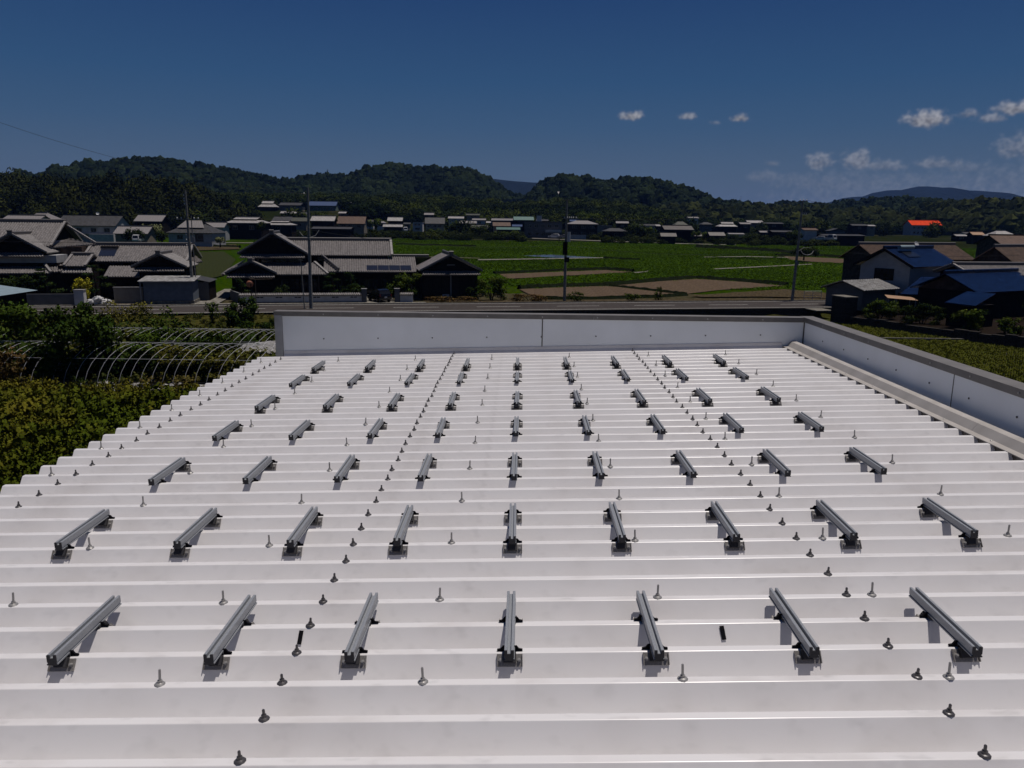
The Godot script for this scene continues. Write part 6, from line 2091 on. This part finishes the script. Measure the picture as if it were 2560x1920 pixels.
	# waist high weeds in front
	var weed := leaves([[Vector3(0, 0.45, 0), Vector3(0.38, 0.45, 0.38), 60], [Vector3(0.2, 0.8, 0.1), Vector3(0.25, 0.3, 0.25), 30], [Vector3(-0.2, 0.75, -0.15), Vector3(0.22, 0.35, 0.22), 30]], 0.085, [Color(0.6, 0.7, 0.5), Color(1, 1, 1), Color(1.5, 1.3, 1.2)], 51, 0.6, 0.2)
	var where := []
	var colours := []
	r.seed = 77
	var f := FastNoiseLite.new()
	f.seed = 13
	f.frequency = 0.11
	while where.size() < 3800:
		var x := r.randf_range(-48.0, -15.5)
		var d := r.randf_range(16.0, 46.4)
		var s := r.randf_range(0.8, 1.5) * (0.7 if d > 43.0 else 1.0)
		where.append(Transform3D(Basis(Vector3.UP, r.randf() * TAU).scaled(Vector3(s, s * r.randf_range(0.8, 1.25), s)), Vector3(x, -1.1, -d)))
		var n := f.get_noise_2d(x, d)
		var c := Color(0.044, 0.058, 0.005).lerp(Color(0.088, 0.078, 0.009), clampf(n * 1.8 + 0.45 + r.randf_range(-0.25, 0.25), 0.0, 1.0))
		colours.append(c * r.randf_range(0.8, 1.3))
	scatter("weeds", weed, M.leaf_far, where, colours, "waist high yellow green weeds below the left roof edge", "weeds")
	where = []
	colours = []
	while where.size() < 3000:
		var x := r.randf_range(-50.0, -14.0)
		var d := r.randf_range(47.5, 82.0)
		if road_b(x, d) > -8.6: continue
		var s := r.randf_range(0.35, 0.8) * (1.25 if d < 66.0 else 0.7)
		where.append(Transform3D(Basis(Vector3.UP, r.randf() * TAU).scaled(Vector3(s * 1.3, s, s * 1.3)), Vector3(x, land(x, d) - 0.05, -d)))
		var n := f.get_noise_2d(x, d)
		var c := Color(0.026, 0.040, 0.008).lerp(Color(0.085, 0.066, 0.020), clampf(n * 1.6 + 0.3 + r.randf_range(-0.2, 0.2), 0.0, 1.0))
		colours.append(c * r.randf_range(0.75, 1.25))
	# taller growth filling the back half of both tunnels
	for i in 1500:
		var x := r.randf_range(-44.0, -17.0)
		var d := r.randf_range(50.2, 54.6) if r.randf() < 0.55 else r.randf_range(59.0, 63.5)
		var s := r.randf_range(1.0, 1.9) * (1.25 if x < -27.0 else 1.0)
		where.append(Transform3D(Basis(Vector3.UP, r.randf() * TAU).scaled(Vector3(s * 1.2, s * 1.1, s * 1.2)), Vector3(x, -1.1, -d)))
		var c := Color(0.020, 0.034, 0.006).lerp(Color(0.062, 0.060, 0.012), clampf(f.get_noise_2d(x * 1.3, d * 2.0) * 1.6 + 0.3 + r.randf_range(-0.2, 0.2), 0.0, 1.0))
		colours.append(c * r.randf_range(0.75, 1.25))
	scatter("undergrowth", weed, M.leaf_far, where, colours, "rough grass and undergrowth between the hoops and the road", "undergrowth")

# ==================================================================== paddies and yard edge right of the roof
func build_near_right() -> void:
	# two planted plots with a concrete ridge between them
	var k := MB.new()
	k.quad(Vector3(14, -0.98, -84.0), Vector3(37.5, -0.98, -89.5), Vector3(42.0, -0.98, -74.6), Vector3(16, -0.98, -74.6))
	ground_piece("rice_paddy", k.mesh(), M.mud)
	k = MB.new()
	k.quad(Vector3(14, -0.98, -74.2), Vector3(41.8, -0.98, -74.2), Vector3(58.0, -0.98, -47.0), Vector3(14, -0.98, -30.0))
	ground_piece("rice_paddy", k.mesh(), M.mud)
	var t := thing("paddy_ridge", "pale concrete ridge between the two planted paddies on the right", "ridge", Vector3(36.0, -0.98, -74.4))
	for i in 8:
		k = MB.new()
		k.box(Vector3(-5.0 + i * 1.5, 0.1, 0), Vector3(1.49, 0.3, 0.22))
		put("curb_block", k.mesh(), M.concrete, t)
	# seedlings in rows
	var tuft := leaves([[Vector3(0, 0.13, 0), Vector3(0.07, 0.16, 0.07), 16]], 0.075, [Color(0.065, 0.080, 0.010), Color(0.11, 0.12, 0.018), Color(0.15, 0.14, 0.03)], 61, 0.0, 0.1)
	var where := []
	var r := RandomNumberGenerator.new()
	r.seed = 3
	for i in 190:
		for j in 170:
			var x := 22.0 + i * 0.19
			var d := 40.0 + j * 0.30
			if absf(d - 74.4) < 0.5: continue
			if d > 88.0 - maxf(0.0, 37.0 - x) * 0.23: continue
			var lim := 41.6 + (74.2 - d) * 0.6 if d < 74.2 else 41.8 - (d - 74.6) * 0.3
			if x > lim: continue
			if x < d * 0.40: continue
			if r.randf() < 0.06: continue
			var s := r.randf_range(0.8, 1.3)
			where.append(Transform3D(Basis(Vector3.UP, r.randf() * TAU).scaled(Vector3(s, s, s)), Vector3(x + r.randf_range(-0.03, 0.03), -1.0, -d + r.randf_range(-0.03, 0.03))))
	scatter("rice_seedlings", tuft, M.leaf, where, [], "rows of young rice seedlings in the muddy paddies on the right", "rice")
	# stone edge of the yard
	t = thing("yard_wall", "low dark stone wall between the right paddies and the house yard", "wall", Vector3(37.0, -1.0, -86.0))
	var pts := [Vector2(36.2, 86.0), Vector2(39.5, 80.0), Vector2(42.6, 74.4), Vector2(47.0, 68.0), Vector2(52.0, 61.0), Vector2(58.0, 54.0)]
	for i in pts.size() - 1:
		var a: Vector2 = pts[i]
		var e: Vector2 = pts[i + 1]
		var l := a.distance_to(e)
		var n := int(l / 1.1)
		for q in n:
			var u0 := float(q) / n
			var u1 := (q + 0.97) / n
			var p0 := a.lerp(e, u0)
			var p1 := a.lerp(e, u1)
			k = MB.new()
			var hh := 0.85 + r.randf() * 0.3
			k.bar(Vector3(p0.x - 37.0, hh * 0.5, -p0.y + 86.0), Vector3(p1.x - 37.0, hh * 0.5, -p1.y + 86.0), 0.45 + r.randf() * 0.12, hh)
			put("stone", k.mesh(), M.stone, t)
	# yard ground behind it
	k = MB.new()
	k.poly([Vector3(36.4, -0.12, -86.4), Vector3(39.8, -0.12, -80.2), Vector3(42.9, -0.12, -74.6), Vector3(47.3, -0.12, -68.2), Vector3(58.2, -0.12, -54.4), Vector3(110, -0.12, -60), Vector3(110, -0.12, -106), Vector3(48, -0.12, -97.5)])
	ground_piece("yard", k.mesh(), M.soil)
	var green := [Color(0.020, 0.036, 0.006), Color(0.040, 0.060, 0.010), Color(0.080, 0.092, 0.018)]
	var dark := [Color(0.010, 0.016, 0.005), Color(0.020, 0.030, 0.008), Color(0.040, 0.052, 0.012)]
	shrub("clipped green hedge in front of the grey annex", Vector3(38.6, -0.2, -84.4), 4.2, 2.3, 2.0, green, 0.10, 3600, 41, "hedge", 3, "hedge")
	shrub("dark middle stretch of the hedge along the yard", Vector3(41.2, -0.2, -80.4), 4.6, 2.2, 2.2, dark, 0.10, 3400, 42, "hedge", 3, "hedge")
	shrub("green shrub at the right end of the hedge", Vector3(43.6, -0.2, -76.4), 3.6, 2.2, 2.2, green, 0.11, 2400, 43)
	shrub("loose pale green shrub standing nearest the right paddies", Vector3(45.4, -0.2, -73.2), 2.4, 1.7, 2.0, green, 0.12, 1300, 44)
	shrub("dark tree shading the yard below the small blue roof", Vector3(50.5, -0.2, -74.0), 6.0, 3.2, 4.5, dark, 0.13, 4200, 45, "tree", 4, "tree")
	shrub("dark shrub at the right edge of the yard", Vector3(55.0, -0.2, -66.0), 5.0, 2.4, 4.0, dark, 0.12, 2600, 46)
	# drain pipe at the yard wall
	t = thing("drain_pipe", "white bent drain pipe lying at the foot of the yard wall", "pipe", Vector3(45.4, -0.1, -66.4))
	k = MB.new()
	k.tube([Vector3(-1.6, 0.05, -0.4), Vector3(1.0, -0.05, 0.1), Vector3(1.25, 0.0, 0.15), Vector3(1.3, 0.35, 0.15)], [0.055, 0.055, 0.055, 0.055], 8)
	put("pipe", k.mesh(), M.whitepipe, t)
	k = MB.new()
	k.tube([Vector3(1.3, 0.3, 0.15), Vector3(1.3, 0.42, 0.15)], [0.075, 0.075], 8)
	put("socket", k.mesh(), M.whitepipe, t)

# ==================================================================== things along the road
func pine(label: String, at: Vector3, h: float, seed_: int) -> void:
	var t := thing("pine_tree", label, "pine tree", at)
	var r := RandomNumberGenerator.new()
	r.seed = seed_
	var lobes := []
	for i in 7:
		var an := r.randf() * TAU
		var y := h * (0.35 + 0.6 * i / 6.0)
		var q := h * 0.26 * (1.15 - 0.7 * i / 6.0)
		lobes.append([Vector3(cos(an) * q, y, sin(an) * q), Vector3(h * 0.2, h * 0.055, h * 0.2) * (1.2 - 0.5 * i / 6.0), 150])
	put("crown", leaves(lobes, 0.11, [Color(0.010, 0.020, 0.006), Color(0.022, 0.036, 0.010), Color(0.036, 0.05, 0.014)], seed_, 0.8, 0.3), M.leaf, t)
	var k := MB.new()
	k.tube([Vector3(0, -0.2, 0), Vector3(0.15, h * 0.4, 0.1), Vector3(-0.05, h * 0.75, 0), Vector3(0.05, h, 0)], [0.16, 0.12, 0.08, 0.03], 7)
	put("trunk", k.mesh(), M.trunk, t)

func build_roadside() -> void:
	car("small black hatchback parked in the driveway between the gate posts", rd(-17.0, 2.6, 0.10), road_turn + 0.42, "black_car", 1.03, 3.6)
	var green := [Color(0.020, 0.034, 0.006), Color(0.040, 0.058, 0.010), Color(0.072, 0.088, 0.018)]
	var dark := [Color(0.008, 0.014, 0.005), Color(0.018, 0.028, 0.008), Color(0.036, 0.048, 0.014)]
	var gold := [Color(0.17, 0.16, 0.012), Color(0.28, 0.25, 0.02), Color(0.36, 0.33, 0.04)]
	var rust := [Color(0.09, 0.05, 0.02), Color(0.12, 0.075, 0.03), Color(0.07, 0.06, 0.02)]
	pine("layered pine in the yard right of the small roadside pole", rd(-22.6, 4.6), 3.4, 71)
	pine("broad pine beside the middle of the farmhouse front", rd(-20.4, 5.2), 3.5, 72)
	pine("pine at the left corner of the farmhouse yard", rd(-33.4, 5.0), 2.7, 73)
	pine("cloud pruned pine in front of the solar heater farmhouse", rd(-49.6, 5.2), 4.3, 74)
	pine("layered pine standing left of the golden shrub", rd(-54.6, 4.4), 4.0, 75)
	shrub("rounded dark shrub behind the white wall near the mirror", rd(-28.4, 3.6), 2.0, 2.3, 1.8, dark, 0.10, 1500, 81)
	shrub("bushy green tree right of the driveway gate", rd(-13.9, 4.0), 4.0, 3.6, 3.2, green, 0.12, 3200, 82, "tree", 3, "tree")
	shrub("dark shrub left of the driveway gate", rd(-19.9, 3.6), 2.6, 2.4, 2.0, dark, 0.11, 1800, 83)
	shrub("large round shrub at the right corner of the storehouse", rd(-3.0, 4.0), 3.8, 3.3, 3.2, green, 0.11, 3600, 84)
	shrub("small shrub in front of the storehouse corner", rd(-5.6, 3.6), 1.8, 1.9, 1.6, dark, 0.10, 1200, 85)
	shrub("golden yellow shrub in front of the left farmhouse", rd(-50.2, 2.4, 0.6), 1.9, 2.5, 1.7, gold, 0.10, 1500, 86)
	shrub("dark trees at the foot of the left farmhouse wall", rd(-58.5, 4.0), 6.5, 3.2, 3.6, dark, 0.13, 4200, 87, "tree", 4, "tree")
	shrub("dark green tree left of the layered pine", rd(-63.5, 2.6), 5.5, 3.4, 3.4, green, 0.13, 3200, 88, "tree", 4, "tree")
	shrub("rusty brown weeds along the road in front of the storehouse", rd(-8.0, 2.0), 7.0, 0.7, 1.6, rust, 0.09, 1800, 89, "weed_clump", 2, "weeds")
	shrub("rusty weeds at the road edge left of the transformer pole", rd(1.6, 1.8), 5.0, 1.0, 1.5, rust, 0.09, 1500, 90, "weed_clump", 2, "weeds")
	shrub("green weeds at the foot of the transformer pole", rd(7.4, 1.7), 2.6, 1.3, 1.2, green, 0.09, 700, 91, "weed_clump", 2, "weeds")
	shrub("tall green weed standing alone at the field edge", rd(18.6, 2.2), 1.0, 1.9, 0.9, green, 0.09, 420, 92, "weed_clump", 2, "weeds")
	shrub("low leafy weeds right of the transformer pole", rd(15.0, 1.8), 2.2, 1.0, 1.1, green, 0.09, 520, 93, "weed_clump", 2, "weeds")
	# traffic mirror seen from behind
	var t := thing("traffic_mirror", "round orange backed traffic mirror on a bent post before the white wall", "traffic mirror", rd(-31.0, -0.2), road_turn)
	var k := MB.new()
	k.tube([Vector3(0, -0.2, 0), Vector3(0, 2.9, 0), Vector3(-0.1, 3.0, 0), Vector3(-0.6, 3.0, 0)], [0.045, 0.045, 0.045, 0.04], 8)
	put("post", k.mesh(), M.woodpale, t)
	k = MB.new()
	k.tube([Vector3(0.0, 2.95, 0), Vector3(1.9, 3.0, 0)], [0.03, 0.03], 6)
	put("crossbar", k.mesh(), M.woodpale, t)
	k = MB.new()
	k.lathe(Vector3.ZERO, [[0.0, -0.08], [0.4, -0.08], [0.4, -0.02], [0.37, 0.0], [0.25, 0.08], [0.0, 0.11]], 18)
	var o := put("mirror", k.mesh(), M.orange, t)
	o.position = Vector3(-0.6, 2.45, 0.05)
	o.rotation = Vector3(PI / 2, 0, 0)
	# air conditioner outside the storehouse
	t = thing("air_conditioner", "white outdoor air conditioner unit at the storehouse wall", "air conditioner", rd(-8.7, 4.7), road_turn)
	k = MB.new()
	k.box(Vector3(0, 0.4, 0), Vector3(0.85, 0.62, 0.32))
	put("case", k.mesh(), M.plaster, t)
	k = MB.new()
	k.lathe(Vector3.ZERO, [[0.0, 0.01], [0.24, 0.01], [0.25, 0.0]], 14)
	o = put("fan_grille", k.mesh(), M.greywall, t)
	o.position = Vector3(-0.1, 0.4, 0.165)
	o.rotation.x = PI / 2

# ==================================================================== woods behind the village
func build_woods() -> void:
	var cw := [Color(0.65, 0.72, 0.55), Color(1, 1, 1), Color(1.35, 1.3, 1.1)]
	var crown := leaves([[Vector3(0, 0.6, 0), Vector3(0.42, 0.45, 0.42), 300], [Vector3(0.3, 0.45, 0.15), Vector3(0.32, 0.34, 0.32), 190], [Vector3(-0.28, 0.42, -0.2), Vector3(0.33, 0.32, 0.33), 190], [Vector3(0.02, 0.34, 0.33), Vector3(0.3, 0.3, 0.3), 160], [Vector3(0.0, 0.12, 0.0), Vector3(0.22, 0.22, 0.22), 80]], 0.06, cw, 191, 0.6, 0.55)
	var where := []
	var colours := []
	var r := RandomNumberGenerator.new()
	r.seed = 55
	var f := FastNoiseLite.new()
	f.seed = 66
	f.frequency = 0.012
	var tries := 0
	while where.size() < 5200 and tries < 60000:
		tries += 1
		var d := 300.0 + 480.0 * r.randf()
		var x := r.randf_range(-0.72, 0.74) * d
		# keep the open ground of the village and fields
		if d < 355.0 and x > -130.0 and r.randf() < 0.93: continue
		if d < 395.0 and x > -60.0 and r.randf() < 0.55: continue
		if x > 0.33 * d and d < 500.0 and r.randf() < 0.97: continue
		if absf(x - 20.0) < 60.0 and d > 585.0 and d < 760.0 and r.randf() < 0.85: continue
		var n := f.get_noise_2d(x, d)
		if n < -0.28: continue
		var hgt := r.randf_range(5.0, 9.5)
		var ok := true
		for h in VILLAGE:
			var hz: float = h[4]
			if d < hz + 9.0 and d > hz - (30.0 if hz < 400.0 else 75.0):
				if x > h[2] - 5.0 and x < h[3] + 5.0:
					ok = false
					break
		if not ok: continue
		where.append(Transform3D(Basis(Vector3.UP, r.randf() * TAU).scaled(Vector3(hgt * 1.05, hgt, hgt * 1.05)), Vector3(x, land(x, d) - 0.4, -d)))
		var c := Color(0.010, 0.017, 0.006).lerp(Color(0.042, 0.052, 0.010), clampf(n * 1.2 + 0.15 + r.randf_range(-0.2, 0.2), 0.0, 1.0))
		colours.append(c * r.randf_range(0.75, 1.25))
	scatter("woodland", crown, M.leaf_far, where, colours, "dark mixed woodland behind and between the village houses", "woodland")
	# low dark hedges and garden shrubs round the village houses
	where = []
	colours = []
	while where.size() < 900:
		var d := 258.0 + 95.0 * r.randf()
		var x := r.randf_range(-0.46, 0.52) * d
		var ok := true
		for h in VILLAGE:
			var hz: float = h[4]
			if d < hz + 10.0 and d > hz - 3.0 and x > h[2] - 1.0 and x < h[3] + 1.0:
				ok = false
				break
		if not ok or (absf(x - 13.0) < 12.0 and d < 292.0) or x > 0.40 * d: continue
		var s := r.randf_range(1.2, 2.9)
		where.append(Transform3D(Basis(Vector3.UP, r.randf() * TAU).scaled(Vector3(s * 1.5, s, s * 1.5)), Vector3(x, land(x, d) - s * 0.15, -d)))
		var c := Color(0.010, 0.015, 0.005).lerp(Color(0.038, 0.046, 0.010), r.randf() * r.randf())
		colours.append(c)
	scatter("garden_shrubs", crown, M.leaf_far, where, colours, "low dark hedges and shrubs round the village houses", "shrubs")
